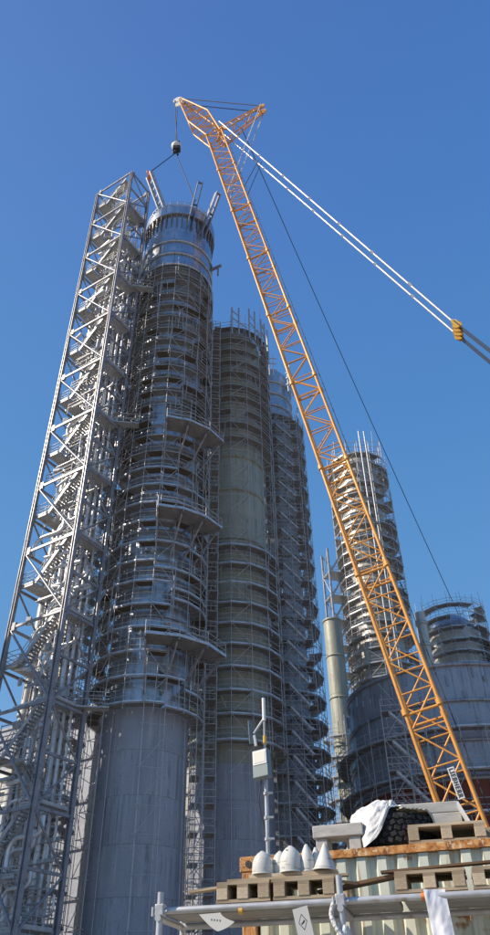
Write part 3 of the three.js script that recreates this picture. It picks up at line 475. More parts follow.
// ---------------------------------------------------------------- crane
{
  const base = V(13.6, 0, -48.1); const t = thing('crawler_crane', 'orange yellow lattice boom crawler crane lowering the column cap', 'crane', [base.x, 0, base.z]);
  const L = (x, y, z) => V(x - base.x, y, z - base.z);
  const wv = V(.33, 0, -.944), dv = V(-.944, 0, -.33);
  const boomTone = [mats.crane, mats.craneB, mats.craneC];
  function lattice(A, B, w0, h0, w1, h1, bays, part, chR, laR, lace, mat = mats.crane) {
    const d = V().subVectors(B, A).normalize(), f = V().crossVectors(wv, d).normalize(); const P = (i, t) => { const w = w0 + (w1 - w0) * t, h = h0 + (h1 - h0) * t; const s = [[-1, -1], [1, -1], [1, 1], [-1, 1]][i]; return A.clone().lerp(B, t).addScaledVector(wv, s[0] * w / 2).addScaledVector(f, s[1] * h / 2); };
    const ns = part === 'boom' ? 9 : 1; for (let i = 0; i < 4; i++) for (let e = 0; e < ns; e++) new MB().tube(P(i, e / ns), P(i, (e + 1) / ns), chR, 8).build(part + '_chord', ns > 1 ? boomTone[(e * 5 + 1) % 3] : mat, t);
    for (let q = 0; q < bays; q++) { const a = q / bays, b = (q + 1) / bays; for (let i = 0; i < 4; i++) { const j = (i + 1) % 4; const side = i % 2; new MB().tube(P(q % 2 ? i : j, a), P(q % 2 ? j : i, b), laR, 6).build(lace, mat, t); if (side) new MB().tube(P(i, a), P(j, a), laR * .9, 6).build(lace, mat, t); } }
    return P;
  }
  const foot = L(14.7, 2.2, -47.7), head = L(-3.28, 106.2, -53.99), low = foot.clone().lerp(head, .055);
  const bp = lattice(low, head, 2.35, 2.35, 2.35, 2.35, 40, 'boom', .135, .065, 'lacing_bar');
  for (let k = 0; k <= 9; k++) { const tt = k / 9; const b = new MB(); for (let i = 0; i < 4; i++) { const q = bp(i, tt), q2 = bp(i, Math.min(1, tt + .004)); b.tube(q, k === 9 ? q.clone().add(V(0, .3, 0)) : q2, .24, 8); const j = (i + 1) % 4; b.tube(bp(i, tt), bp(j, tt), .1, 6); } b.build('section_joint', mats.crane, t); }
  for (const o of [-.3, .3]) new MB().tube(foot.clone().addScaledVector(wv, o).add(V(1.6, 0, .55)), head.clone().addScaledVector(wv, o).add(V(1.35, .4, .5)), .035, 5).build('luffing_rope', mats.cable, t);
  // luffing jib : swells from the joint, then narrows to the sheave
  const tip = L(-9.44, 123.2, -56.15), mid = head.clone().lerp(tip, .42);
  lattice(head, mid, 2.3, 2.0, 2.3, 3.4, 4, 'jib', .14, .07, 'jib_lacing'); lattice(mid, tip, 2.3, 3.4, .8, .5, 6, 'jib', .14, .07, 'jib_lacing');
  { const b = new MB(); for (const o of [-.35, .35]) b.add(new THREE.CylinderGeometry(.75, .75, .16, 24), new THREE.Matrix4().makeTranslation(tip.x + dv.x * .5 + wv.x * o, tip.y + .1, tip.z + dv.z * .5 + wv.z * o).multiply(new THREE.Matrix4().makeRotationY(Math.atan2(-wv.z, wv.x) * 1).multiply(new THREE.Matrix4().makeRotationZ(Math.PI / 2)))); b.build('tip_sheave', mats.white, t); }
  // strut
  const se = L(3.45, 110.5, -51.64), sb = head.clone().add(V(.3, .3, 0)); lattice(sb, se, 2.3, 1.7, .9, .5, 6, 'strut', .11, .06, 'strut_lacing');
  { const b = new MB(); for (const o of [-.4, .4]) b.add(new THREE.CylinderGeometry(.55, .55, .2, 20), new THREE.Matrix4().makeTranslation(se.x + wv.x * o, se.y, se.z + wv.z * o).multiply(new THREE.Matrix4().makeRotationY(Math.atan2(-wv.z, wv.x)).multiply(new THREE.Matrix4().makeRotationZ(Math.PI / 2)))); b.build('strut_sheave', mats.crane, t); }
  for (const o of [-.5, .5]) { new MB().tube(tip.clone().addScaledVector(wv, o), se.clone().addScaledVector(wv, o), .07, 5).build('jib_rope', mats.cable, t); const bt = bp(1, .86).clone().addScaledVector(wv, o); new MB().bar(se.clone().addScaledVector(wv, o * 1.4), bt, .16, .06, wv).build('strut_stay', mats.pendant, t); }
  // pendants: straps in lengths with links, down to the equaliser block, then the derrick ropes
  const pt = L(-2.55, 109.2, -53.73), blk = L(20.0, 54.4, -45.84), mast = L(27.2, 37.9, -43.3);
  for (const o of [-1.05, 1.05]) {
    const a = pt.clone().addScaledVector(wv, o), e = blk.clone().addScaledVector(wv, o * .7), n = 8;
    for (let k = 0; k < n; k++) { const p = a.clone().lerp(e, k / n), q = a.clone().lerp(e, (k + 1) / n - .006); new MB().tube(p, q, .12, 8).build('pendant_bar', mats.pendant, t); new MB().bar(q, a.clone().lerp(e, (k + 1) / n + .003), .2, .26, wv).build('pendant_link', mats.galv, t); }
    for (const s of [-.25, 0, .25]) new MB().tube(e.clone().addScaledVector(wv, s), mast.clone().addScaledVector(wv, o + s), .05, 5).build('derrick_rope', mats.cable, t);
  }
  new MB().tube(head.clone().lerp(foot, .005), pt, .2, 8).build('pendant_yoke', mats.crane, t);
  { const b = new MB(); const d = V().subVectors(mast, blk).normalize(); for (const o of [-.75, -.25, .25, .75]) b.add(new THREE.CylinderGeometry(.42, .42, .14, 20), new THREE.Matrix4().makeTranslation(blk.x + wv.x * o + d.x * .55, blk.y + d.y * .55, blk.z + wv.z * o + d.z * .55).multiply(new THREE.Matrix4().makeRotationY(Math.atan2(-wv.z, wv.x)).multiply(new THREE.Matrix4().makeRotationZ(Math.PI / 2)))); b.bar(blk.clone().addScaledVector(wv, -.95), blk.clone().addScaledVector(wv, .95), .4, .32, V(0, 1, 0)); b.bar(blk.clone().addScaledVector(wv, -.9), blk.clone().addScaledVector(wv, -.9).addScaledVector(d, 1.0), .1, .5, V(0, 1, 0)); b.bar(blk.clone().addScaledVector(wv, .9), blk.clone().addScaledVector(wv, .9).addScaledVector(d, 1.0), .1, .5, V(0, 1, 0)); b.build('equaliser_block', mats.yellow, t); }
  for (const [q, s] of [[.865, .23], [.84, .245]]) new MB().tube(bp(2, q), pt.clone().lerp(blk, s), .045, 5).build('tie_rope', mats.cable, t);
  // derrick mast, superstructure, tracks (behind the container)
  lattice(L(15.2, 2.5, -47.5), mast, 2, 2, 1.6, 1.6, 14, 'mast', .14, .07, 'mast_lacing');
  { const b = new MB(); const c = L(17, 0, -46.9); for (const o of [-3.2, 3.2]) { const m = c.clone().addScaledVector(wv, o); new MB().bar(m.clone().addScaledVector(dv, 5).setY(.75), m.clone().addScaledVector(dv, -5).setY(.75), 1.2, 1.4).build('crawler_track', mats.black, t); } new MB().bar(c.clone().addScaledVector(dv, 4).setY(2.4), c.clone().addScaledVector(dv, -6).setY(2.4), 3.2, 1.8).build('superstructure', mats.crane, t); new MB().bar(c.clone().addScaledVector(dv, -4.2).setY(3.9), c.clone().addScaledVector(dv, -6.6).setY(3.9), 5.6, 2.6).build('counterweight', mats.craneDark, t); }
  // name board on the boom
  const font = await new FontLoader().loadAsync('fonts/droid/droid_sans_bold.typeface.json');
  { const d = V().subVectors(head, low).normalize(), q = .062; const dn = d.clone().negate(); const ctr = bp(0, q).clone().lerp(bp(3, q), .66).addScaledVector(wv, -.25); const acr = V().crossVectors(wv.clone().negate(), dn).normalize();
    const g = new THREE.Group(); const m = new THREE.Matrix4().makeBasis(dn, acr, wv.clone().negate()); m.setPosition(ctr);
    const board = new RoundedBoxGeometry(1.9, .42, .06, 2, .02); board.applyMatrix4(m); const bm = mesh('name_board', board, mats.white, t);
    const tg = new TextGeometry('LIEBHERR', { font, size: .29, depth: .02, curveSegments: 4 }); tg.computeBoundingBox(); const bb = tg.boundingBox; tg.translate(-(bb.max.x + bb.min.x) / 2, -(bb.max.y + bb.min.y) / 2, .032); tg.scale(1.74 / (bb.max.x - bb.min.x), 1, 1); tg.applyMatrix4(m); mesh('lettering', tg, mats.black, bm); }
  // hook block + ropes
  const hb = L(-9.6, 108.9, -56.3), hook = thing('hook_block', 'black and white crane hook block hanging above the tallest column', 'hook block', [-9.6, 107.4, -56.3]);
  for (const o of [-.5, .5]) new MB().tube(tip.clone().addScaledVector(dv, .9).addScaledVector(wv, o), hb.clone().addScaledVector(wv, o * .7).addScaledVector(dv, o * .6), .06, 5).build('hoist_rope', mats.cable, t);
  const h2 = new MB(); h2.add(new THREE.SphereGeometry(.75, 16, 12), M4(0, 1.6, 0)); h2.build('sheave_case', mats.white, hook); new MB().add(new RoundedBoxGeometry(1.15, .9, .9, 2, .15), M4(.1, .75, 0)).tube(V(0, .5, 0), V(0, -.2, 0), .22, 8).build('weight', mats.black, hook); new MB().add(new THREE.TorusGeometry(.4, .12, 8, 16, 4.6), M4(0, -.5, 0, 0, .5, -.6)).build('hook', mats.black, hook); new MB().add(new THREE.CylinderGeometry(.5, .5, 1.0, 20), M4(0, 2.2, 0, 0, 0, 1.57)).build('sheave', mats.black, hook);
  const sl = thing('lifting_sling', 'dark wire sling from hook block to the leaning lifting beam', 'sling', [-9.6, 107, -56.3], 0, 'wire slings under the hook block'); new MB().tube(V(0, 0, 0), V(-12.5 + 9.6, 96.8 - 107, -53.6 + 56.3), .07, 5).build('wire', mats.cable, sl);
  const s2 = thing('lifting_sling', 'dark wire sling from hook block to the near guide arm', 'sling', [-9.6, 107, -56.3], 0, 'wire slings under the hook block'); new MB().tube(V(0, 0, 0), V(-6.0 + 9.6, 88.6 - 107, -53.0 + 56.3), .07, 5).build('wire', mats.cable, s2);
  const tg = thing('tag_line', 'long thin dark rope slanting down from the boom head behind the drum', 'rope', [40.6, 0, -121.4]); const pts = []; const A = V(.4 - 40.6, 110.5, -54.5 + 121.4), E = V(0, 53.5, 0); for (let k = 0; k <= 20; k++) { const p = A.clone().lerp(E, k / 20); p.y -= 1.2 * Math.sin(Math.PI * k / 20); pts.push(p); } const rg = new MB(); for (let k = 0; k < 20; k++) rg.tube(pts[k], pts[k + 1], .06, 5); rg.tube(E, V(0, 0, 0), .06, 5); rg.build('rope', mats.cable, tg);
}

// ---------------------------------------------------------------- foreground : container, deck, pallets, ...
const FT = R(-14), FC = Math.cos(R(14)), FS = Math.sin(R(14));
const inF = (o, x, y, z) => [o[0] + x * FC - z * FS, y, o[2] + x * FS + z * FC];   // local x along, z outwards
const CO = [-.10, 0, -7.07], DO = [-.70, 0, -6.56];
const KT = R(-17), KC = Math.cos(R(17)), KS = Math.sin(R(17));
const inK = (x, y, z) => [CO[0] + x * KC - z * KS, y, CO[2] + x * KS + z * KC];
{
  const t = thing('shipping_container', 'pale grey green corrugated shipping container with rusty top rail', 'container', [CO[0], .3, CO[2]], KT); const Lc = 6.06, Hc = 2.6, Dc = 2.44;
  const p = .17, prof = []; for (let k = 0, x = .16; x < Lc - .3; k++, x += p) prof.push([x, -.02], [x + .072, -.02], [x + .092, -.064], [x + .150, -.064]); prof.push([Lc - .16, -.02]);
  const b = new MB(); for (let k = 0; k < prof.length - 1; k++) { const [x0, z0] = prof[k], [x1, z1] = prof[k + 1]; b.hexa([V(x0, .16, z0), V(x1, .16, z1), V(x1, .16, z1 - .003), V(x0, .16, z0 - .003), V(x0, Hc - .07, z0), V(x1, Hc - .07, z1), V(x1, Hc - .07, z1 - .003), V(x0, Hc - .07, z0 - .003)]); }
  // metre uv along the wall
  const g = b.geo(), P = g.attributes.position, U = g.attributes.uv; for (let k = 0; k < P.count; k++) U.setXY(k, P.getX(k) * 1.0 + P.getZ(k), P.getY(k)); mesh('corrugated_side', g, mats.cont, t);
  new MB().box(Lc / 2, Hc - .035, -.03, Lc - .3, .06, .06).build('top_rail', mats.rust, t); new MB().box(Lc / 2, .08, -.04, Lc - .3, .16, .08).build('bottom_rail', mats.rust, t);
  for (const x of [.075, Lc - .075]) { const q = new MB(); q.add(new RoundedBoxGeometry(.13, Hc - .24, .14, 2, .012), M4(x, Hc / 2, -.07)); q.build('corner_post', mats.rust, t); for (const y of [.06, Hc - .06]) { const c = new MB(); c.add(new RoundedBoxGeometry(.165, .12, .17, 2, .012), M4(x, y, -.08)); const cc = c.build('corner_casting', mats.rust, t); new MB().add(new THREE.CylinderGeometry(.027, .027, .01, 16), M4(x, y, .008, Math.PI / 2)).build('lashing_hole', mats.black, cc); } }
  new MB().box(Lc / 2, Hc - .06, -Dc / 2, Lc - .06, .03, Dc - .14).build('roof_sheet', mats.cont, t); new MB().box(Lc / 2, Hc / 2, -Dc + .03, Lc - .1, Hc - .2, .05).build('rear_side', mats.cont, t); new MB().box(.04, Hc / 2, -Dc / 2, .05, Hc - .2, Dc - .3).build('end_wall', mats.cont, t); new MB().box(Lc - .04, Hc / 2, -Dc / 2, .05, Hc - .2, Dc - .3).build('end_wall', mats.cont, t); new MB().box(Lc / 2, .1, -Dc / 2, Lc - .2, .1, Dc - .3).build('floor', mats.woodDark, t);
  for (const x of [.4, 3, 5.6]) { const s = thing('timber_sleeper', x < 1 ? 'dark timber sleeper under the rusty corner of the container' : x < 4 ? 'dark timber sleeper under the middle of the container' : 'dark timber sleeper under the far end of the container', 'timber', inK(x, 0, -1.2), KT, 'sleepers under the container'); new MB().box(0, .15, 0, .3, .3, 2.6).build('timber', mats.woodDark, s); }
}
function pallet(pos, turn, w, d, label, mat = mats.wood) {
  const t = thing('wooden_pallet', label, 'pallet', pos, turn, 'wooden pallets'); const bw = .12;
  for (let k = 0; k < 3; k++) new MB().box(0, .011, -d / 2 + bw / 2 + (d - bw) * k / 2, w, .022, bw * .9).build('bottom_board', mats.wood, t);
  for (const x of [-1, 0, 1]) for (const z of [-1, 0, 1]) { const s = new MB(); s.add(new RoundedBoxGeometry(.088, .078, bw, 1, .004), M4(x * (w / 2 - .05), .061, z * (d / 2 - bw / 2))); s.build('block', rnd() < .4 ? mats.wood : mats.woodPale, t); }
  for (const x of [-1, 0, 1]) new MB().box(x * (w / 2 - .05), .1105, 0, .088, .02, d).build('stringer_board', mat, t);
  const n = 6; for (let k = 0; k < n; k++) new MB().box(rr(-.01, .01), .132, -d / 2 + .05 + (d - .1) * k / (n - 1), w + rr(-.02, .01), .021, .098).build('top_board', [mats.wood, mats.woodPale, mat][k % 3], t);
  return t;
}
const onRoof = (x, z, y = 3.0) => inK(x * .93, y - .1, z), onDeck = (x, z, y = 2.475) => inF(DO, x, y, z);
// ---- scaffold deck in front
{
  const t = thing('scaffold_walkway', 'galvanised scaffold walkway carrying pallets in front of the container', 'scaffold', [DO[0], 0, DO[2]], FT); const Ld = 3.6;
  new MB().tube(V(-.02, 2.44, 0), V(Ld, 2.44, 0), .0242, 16).build('ledger', mats.tube, t); new MB().tube(V(-.02, 2.385, -.46), V(Ld, 2.385, -.46), .0242, 12).build('ledger', mats.galv, t);
  for (let k = 0; k < 2; k++) { const L0 = k * 1.83 + .02, b = new MB(); for (const [z, i] of [[-.125, 0], [-.345, 1]]) new MB().add(new RoundedBoxGeometry(1.79, .055, .21, 2, .012), M4(L0 + .9, 2.435, z)).build('steel_plank', mats.plank, t); }
  for (const [x, y0, y1] of [[.0, 0, 2.56], [1.40, 0, 2.60], [2.9, 0, 2.6]]) { new MB().tube(V(x, y0, .055), V(x, y1, .055), .0242, 14).build('standard', mats.tube, t); const c = new MB(); c.add(new RoundedBoxGeometry(.075, .085, .07, 2, .012), M4(x, 2.44, .045)); c.tube(V(x - .06, 2.43, .06), V(x + .06, 2.43, .06), .012, 6); c.tube(V(x - .05, 2.46, .075), V(x - .05, 2.40, .075), .011, 6); c.build('coupler', mats.galv, t); new MB().tube(V(x, 2.385, .1), V(x, 2.385, -.5), .0242, 10).build('transom', mats.galv, t); new MB().tube(V(x, 0, -.50), V(x, 2.43, -.50), .0242, 10).build('standard', mats.galv, t); new MB().box(x, .006, .055, .15, .012, .15).build('base_plate', mats.galv, t); }
  new MB().tube(V(.615, 2.415, .0), V(.645, 2.415, .0), .0265, 14).build('yellow_band', mats.yellow, t); new MB().tube(V(1.98, 2.44, 0), V(2.05, 2.44, 0), .0265, 14).build('orange_band', mats.orange, t);
}
// pallets
pallet(onDeck(.635, -.24), FT, .43, .42, 'weathered pallet under the rounded end of the white cone row');
pallet(onDeck(1.11, -.24), FT + .02, .48, .42, 'weathered pallet under the pointed end of the white cone row');
pallet(onDeck(2.06, -.24), FT - .02, .52, .42, 'weathered pallet on the walkway below the rust streaked ribs');
pallet(onDeck(2.68, -.24), FT, .64, .42, 'weathered pallet at the hidden end of the walkway');
pallet(onRoof(1.88, -.36, 3.005), FT + .03, .64, .6, 'pale pallet beside the tyre on the container roof', mats.woodPale);
pallet(onRoof(2.62, -.75, 3.005), FT - .1, .8, .8, 'greyish pallet further along the container roof');
// loose boards
function board(label, a, b, w, h, mat) { const t = thing('loose_board', label, 'board', a, 0, 'loose boards on the walkway'); new MB().bar(V(0, 0, 0), V(b[0] - a[0], b[1] - a[1], b[2] - a[2]), w, h).build('plank', mat, t); }
board('thin pale board overhanging the left end of the pallets', onDeck(.12, -.3, 2.60), onDeck(.66, -.25, 2.632), .09, .018, mats.wood);
board('dark brown board sloping up onto the walkway pallet', onDeck(1.2, -.2, 2.53), onDeck(1.88, -.2, 2.622), .14, .022, mats.woodDark);
board('pale squared timber under the white cones', onDeck(.66, -.2, 2.648), onDeck(1.36, -.2, 2.648), .11, .055, mats.woodPale);
board('splintered grey board lying across the cone pallet', onDeck(.5, -.1, 2.632), onDeck(1.45, -.12, 2.628), .07, .016, mats.wood);
board('dark board lying along the walkway pallets', onDeck(1.7, -.14, 2.632), onDeck(2.6, -.14, 2.66), .08, .016, mats.woodDark);
board('thin rod like batten lying by the scaffold post', onDeck(1.25, -.05, 2.60), onDeck(1.52, -.12, 2.565), .02, .02, mats.woodDark);
// white cones
const coneSpots = [[.76, -.20, 0, .084, .172, 'rounded white bell cone at the open end of the row'], [.887, -.27, 0, .068, .178, 'narrow rounded white bell cone set back between two wider ones'], [.992, -.20, 0, .090, .196, 'tallest rounded white bell cone on the timber'], [1.12, -.22, 1, .064, .205, 'slim pointed white cone next to the tallest bell'], [1.19, -.28, 2, .088, .19, 'pointed white cone half hidden behind the other pointed ones'], [1.262, -.19, 2, .094, .198, 'widest pointed white cone beside the scaffold post']];
for (const [x, z, kind, rad, h, label] of coneSpots) {
  const t = thing('white_cone', label, 'cone', onDeck(x, z, 2.676), 0, 'white cones on the walkway'); const p = [[[1, 0], [1.02, .2], [.99, .42], [.90, .60], [.72, .77], [.46, .90], [.24, .965], [.2, .97], [.18, 1], [.005, 1.0]], [[1, 0], [.98, .2], [.84, .48], [.55, .76], [.24, .96], [.1, 1], [.005, 1.0]], [[1, 0], [.80, .22], [.48, .58], [.16, .94], [.07, 1], [.005, 1.0]]][kind];
  mesh('cone_body', lathe(p.map(q => [q[0] * rad, q[1] * h]), 36), mats.plastic, t); mesh('base_lip', lathe([[rad - .004, 0], [rad + .006, 0], [rad + .006, .009], [rad - .001, .011]], 36), mats.plastic, t);
  if (kind === 0) new MB().box(-.01, .80 * h, .66 * rad, .018, .004, .012).build('vent_slit', mats.black, t);
  t.rotation.y = rr(0, 6); t.rotation.z = kind === 2 ? rr(-.06, .06) : rr(-.03, .03);
}
// hollow block left on roof
{ const t = thing('concrete_block', 'pale hollow concrete block at the left of the tyre', 'block', onRoof(.93, -.16, 3.0), KT); new MB().add(new RoundedBoxGeometry(.44, .1, .24, 2, .01), M4(0, .155, 0)).build('slab', mats.conc, t); for (const x of [-.15, .14]) new MB().add(new RoundedBoxGeometry(.1, .105, .2, 2, .008), M4(x, .0525, 0)).build('foot', mats.conc, t); }
// tyre lying flat
{
  const t = thing('tyre', 'black tractor type tyre lying flat on the container roof', 'tyre', onRoof(1.40, -.42, 3.0), KT); const R0 = .335, h = .29;
  mesh('carcass', lathe([[.19, .03], [.24, .0], [.30, .015], [R0 - .012, .05], [R0, .09], [R0, h - .09], [R0 - .012, h - .05], [.30, h - .015], [.24, h], [.19, h - .03], [.2, h / 2], [.19, .03]], 64), mats.rubber, t);
  for (let row = 0; row < 5; row++) for (let k = 0; k < 30; k++) { const a = (k + (row % 2) * .5) / 30 * 2 * Math.PI; if (Math.cos(a - 0.1) < -.2) continue; const b = new MB(); b.add(new RoundedBoxGeometry(.05, .036, .024, 1, .005), new THREE.Matrix4().makeRotationY(a).multiply(M4(0, .055 + row * .045, R0 + .004, 0, 0, (row % 2 ? .35 : -.35)))); b.build('tread_block', mats.rubber, t); }
}
// white tarp over the tyre's left side: a sheet lying on the tyre and hanging down its left flank
{
  const t = thing('white_tarp', 'crumpled white tarpaulin draped over the left side of the tyre', 'tarp', onRoof(1.40, -.42, 3.0), KT); const na = 96, ns = 34, pos = [], uv = [], idx = [];
  for (let j = 0; j <= ns; j++) for (let i = 0; i <= na; i++) {
    const a = i / na * 2 * Math.PI, q = j / ns; const f = fbm(i / na, q * .99, 7, 4, 311, 4) - .5, f2 = fbm(i / na, q * .99, 22, 7, 317, 3) - .5;
    // a = 0 points to +x (right); the sheet is long to the left and left-front, short to the right-front
    const left = sst(-.15, .75, -Math.cos(a) + .35 * Math.sin(-a)); const reach = .20 + .46 * left + .05 * f; const len = reach * q; let rad, y;
    if (len < .345) { rad = len; y = .30 + .15 * Math.exp(-((Math.cos(a) * len + .06) ** 2 + (Math.sin(a) * len) ** 2) / .045); } else { const dn = len - .345; rad = .350 + .22 * dn * (1 + .5 * Math.sin(a * 9 + f * 6)) + .03 * f; y = .30 - dn * .95; }
    y += .07 * f + .05 * f2 * sst(.1, .4, q); rad += .03 * f2; pos.push(Math.cos(a) * rad - .03, Math.max(.004, y), -Math.sin(a) * rad); uv.push(i / na * 2, q);
  }
  for (let j = 0; j < ns; j++) for (let i = 0; i < na; i++) { const a = j * (na + 1) + i; idx.push(a, a + na + 1, a + 1, a + 1, a + na + 1, a + na + 2); }
  const g = new THREE.BufferGeometry(); g.setAttribute('position', new THREE.Float32BufferAttribute(pos, 3)); g.setAttribute('uv', new THREE.Float32BufferAttribute(uv, 2)); g.setIndex(idx); g.computeVertexNormals(); mesh('sheet', g, mats.tarp, t);
}
// grey boards stacked behind the tyre, with a leaning pale sheet
{ const t = thing('board_stack', 'stack of thick grey boards behind the tyre', 'boards', onRoof(1.70, -.95, 3.0), FT); for (let k = 0; k < 5; k++) { const b = new MB(); b.add(new RoundedBoxGeometry(.62 - .03 * (k % 2), .094, .35, 2, .008), M4(rr(-.03, .03), .048 + k * .097, 0, 0, rr(-.05, .05), 0)); b.build('thick_board', mats.conc, t); }
  const s = thing('pale_sheet', 'pale sheet leaning at the end of the board stack', 'sheet', onRoof(2.08, -.8, 3.0), FT); new MB().bar(V(.12, 0, 0), V(-.06, .42, -.02), .4, .02, V(1, .4, 0)).build('panel', mats.white, s); }
{
  const t = thing('canvas_cover', 'cream canvas scrap lying over the right shoulder of the tyre', 'canvas', onRoof(1.40, -.42, 3.0), KT); const na = 60, ns = 26, pos = [], uv = [], idx = [];
  for (let j = 0; j <= ns; j++) for (let i = 0; i <= na; i++) {
    const a = -1.25 + i / na * 1.75, q = j / ns, f = fbm(i / na * .99, q * .99, 6, 5, 341, 4) - .5, f2 = fbm(i / na * .99, q * .99, 18, 8, 347, 3) - .5; const len = .22 + q * (.14 + .24 * sst(-.5, .1, a) + .08 * f); let rad, y;
    if (len < .35) { rad = len; y = .305; } else { rad = .352 + .16 * (len - .35) * (1 + .6 * Math.sin(a * 14)); y = .305 - (len - .35); }
    pos.push(Math.cos(a) * rad, Math.max(.006, y + .035 * f + .03 * f2), -Math.sin(a) * rad + .02 * f2); uv.push(i / na, q);
  }
  for (let j = 0; j < ns; j++) for (let i = 0; i < na; i++) { const a = j * (na + 1) + i; idx.push(a, a + na + 1, a + 1, a + 1, a + na + 1, a + na + 2); }
  const g = new THREE.BufferGeometry(); g.setAttribute('position', new THREE.Float32BufferAttribute(pos, 3)); g.setAttribute('uv', new THREE.Float32BufferAttribute(uv, 2)); g.setIndex(idx); g.computeVertexNormals(); mesh('sheet', g, mats.canvas, t);
}
// ---- lamp post behind container's left end
{
  const t = thing('floodlight_mast', 'grey pole with square floodlight and small antennas behind the container', 'light pole', [.18, 0, -8.95]);
  new MB().tube(V(0, 0, 0), V(.0, 4.05, 0), .022, 14).tube(V(0, 4.05, 0), V(0, 4.75, 0), .016, 10).build('pole', mats.galv, t);
  for (const y of [3.25, 3.42, 3.64, 3.9]) { const c = new MB(); c.add(new THREE.CylinderGeometry(.034, .034, .03, 14), M4(0, y, 0)); c.box(.03, y, .03, .09, .018, .03); c.build('pole_clamp', mats.galv, t); }
  const lb = new MB(); const m = M4(-.045, 4.20, .09, -.10, -.45, .03); lb.add(new RoundedBoxGeometry(.205, .33, .09, 3, .015), m); const L = lb.build('lamp_housing', mats.lampBody, t);
  new MB().add(new RoundedBoxGeometry(.175, .165, .012, 2, .004), m.clone().multiply(M4(.0, .065, .046))).build('lamp_bezel', mats.white, L); new MB().add(new RoundedBoxGeometry(.15, .135, .012, 2, .004), m.clone().multiply(M4(0, .068, .05))).build('lamp_glass', mats.lampGlass, L);
  const fin = new MB(); for (let k = 0; k < 7; k++) fin.add(new THREE.BoxGeometry(.01, .28, .04), m.clone().multiply(M4(-.08 + k * .0267, 0, -.06))); fin.build('cooling_fin', mats.lampBody, L);
  new MB().tube(V(0, 4.74, .01), V(0, 5.02, .01), .021, 12).build('antenna', mats.white, t); new MB().tube(V(-.01, 4.76, 0), V(-.13, 4.58, .02), .014, 8).build('antenna_arm', mats.galv, t); new MB().add(new RoundedBoxGeometry(.055, .28, .02, 2, .006), M4(-.165, 4.60, .02, 0, .3, .06)).build('panel_antenna', mats.lampBody, t); new MB().add(new RoundedBoxGeometry(.03, .13, .02, 2, .006), M4(-.115, 4.49, .04, 0, 0, .15)).build('bracket', mats.white, t);
  new MB().tube(V(0, 4.46, 0), V(0, 4.56, 0), .023, 12).build('yellow_label', mats.yellow, t); new MB().tube(V(-.05, 4.05, .06), V(-.09, 3.8, .05), .008, 6).tube(V(-.09, 3.8, .05), V(-.03, 3.5, .05), .008, 6).build('cable', mats.black, t);
}
// ---- tags hanging from the walkway rail
function tagTexture(kind) {
  const c = document.createElement('canvas'); c.width = 128; c.height = 256; const x = c.getContext('2d'); x.fillStyle = kind === 2 ? '#d9d9de' : '#b9b8b4'; x.fillRect(0, 0, 128, 256);
  if (kind === 1) { x.strokeStyle = '#333'; x.lineWidth = 5; x.beginPath(); x.moveTo(64, 40); x.lineTo(98, 84); x.lineTo(64, 128); x.lineTo(30, 84); x.closePath(); x.stroke(); x.fillStyle = '#222'; x.beginPath(); x.moveTo(46, 92); x.lineTo(70, 78); x.lineTo(70, 72); x.lineTo(86, 80); x.lineTo(70, 92); x.lineTo(52, 98); x.fill(); x.fillStyle = '#777'; for (let k = 0; k < 3; k++) x.fillRect(34 + k * 4, 190 + k * 15, 62 - k * 8, 6); }
  const t = new THREE.CanvasTexture(c); t.colorSpace = THREE.SRGBColorSpace; return t;
}
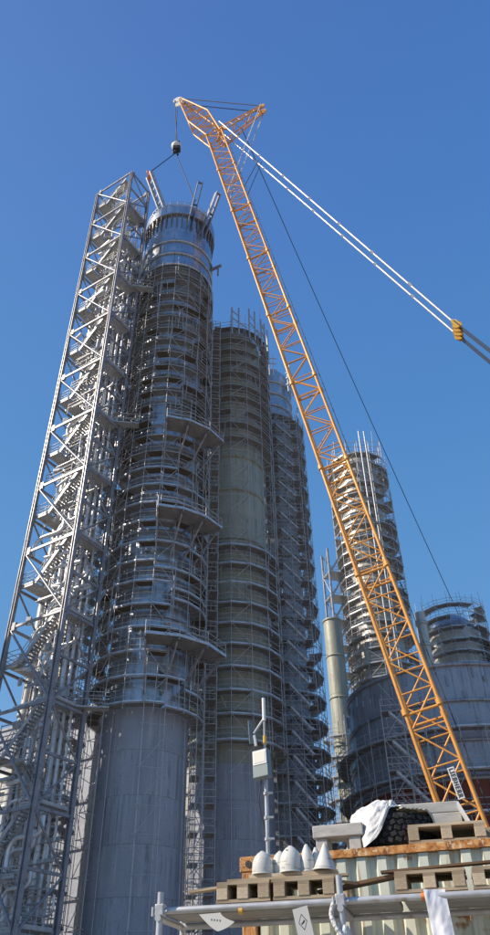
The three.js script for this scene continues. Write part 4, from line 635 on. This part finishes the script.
{
  const t = thing('hanging_tag', 'grey hanging tag with a black diamond symbol under the walkway', 'tag', onDeck(1.15, .045, 2.12), FT); const g = new THREE.BoxGeometry(.115, .29, .004, 1, 8, 1); const m = mesh('tag_plate', g, [0, 0, 0, 0, 1, 0].map(k => k ? std({ map: tagTexture(1), roughness: .6 }) : mats.white), t); m.position.set(0, .15, 0); t.rotation.z = .2;
  const e = thing('hanging_tag', 'white printed sheet folded over the walkway rail', 'paper', onDeck(2.08, .03, 2.08), FT); const pg = new THREE.PlaneGeometry(.15, .40, 16, 30); const P = pg.attributes.position; for (let k = 0; k < P.count; k++) { const y = P.getY(k) + .2; P.setXYZ(k, P.getX(k) - (.4 - y) * -.06 - .0, y, .010 * Math.sin(P.getX(k) * 30 + y * 9) + .008 * Math.sin(y * 26 + P.getX(k) * 14) + .03 * (fbm(P.getX(k) / .3 + .5, y, 5, 7, 77) - .5)); } pg.computeVertexNormals(); mesh('sheet', pg, std({ map: tagTexture(2), roughness: .6, side: THREE.DoubleSide }), e);
  const f = thing('hanging_tag', 'curled pale notice leaf hanging from the left part of the walkway', 'paper', onDeck(.46, .035, 2.33), FT); const sh = new THREE.Shape(); sh.moveTo(-.15, .07); sh.quadraticCurveTo(-.05, -.03, .0, -.045); sh.quadraticCurveTo(.08, -.03, .13, .012); sh.quadraticCurveTo(.03, .04, .02, .075); sh.lineTo(-.15, .07); const sg = new THREE.ExtrudeGeometry(sh, { depth: .004, bevelEnabled: false }); mesh('leaf', sg, std({ color: C(.55, .54, .50), roughness: .7, side: THREE.DoubleSide }), f); const ln = new MB(); for (let k = 0; k < 4; k++) ln.box(-.05 + k * .022, .032 - k * .003, .0048, .009, .012, .0012); ln.build('print_mark', mats.lampBody, f);
  const r = thing('rag_bundle', 'white rag and cable tied round the coupled scaffold post', 'rag', onDeck(1.40, .06, 2.15), FT); const rg = new THREE.SphereGeometry(.06, 20, 16); const Q = rg.attributes.position; for (let k = 0; k < Q.count; k++) { const v = V(Q.getX(k), Q.getY(k), Q.getZ(k)); const s = 1 + .5 * (fbm(Math.abs(v.x * 6 + .5) % 1, Math.abs(v.y * 6 + .5) % 1, 5, 5, 401) - .5); v.multiplyScalar(s); Q.setXYZ(k, v.x * 1.0, v.y * 1.3 + .05, v.z); } rg.computeVertexNormals(); mesh('rag', rg, mats.tarp, r);
  const cv = new THREE.CatmullRomCurve3([V(-.05, .27, .02), V(-.07, .2, .03), V(-.04, .12, .05), V(-.0, .06, .05)]); mesh('rag_tail', new THREE.TubeGeometry(cv, 16, .018, 8), mats.tarp, r);
}
renderer.render(scene, camera);
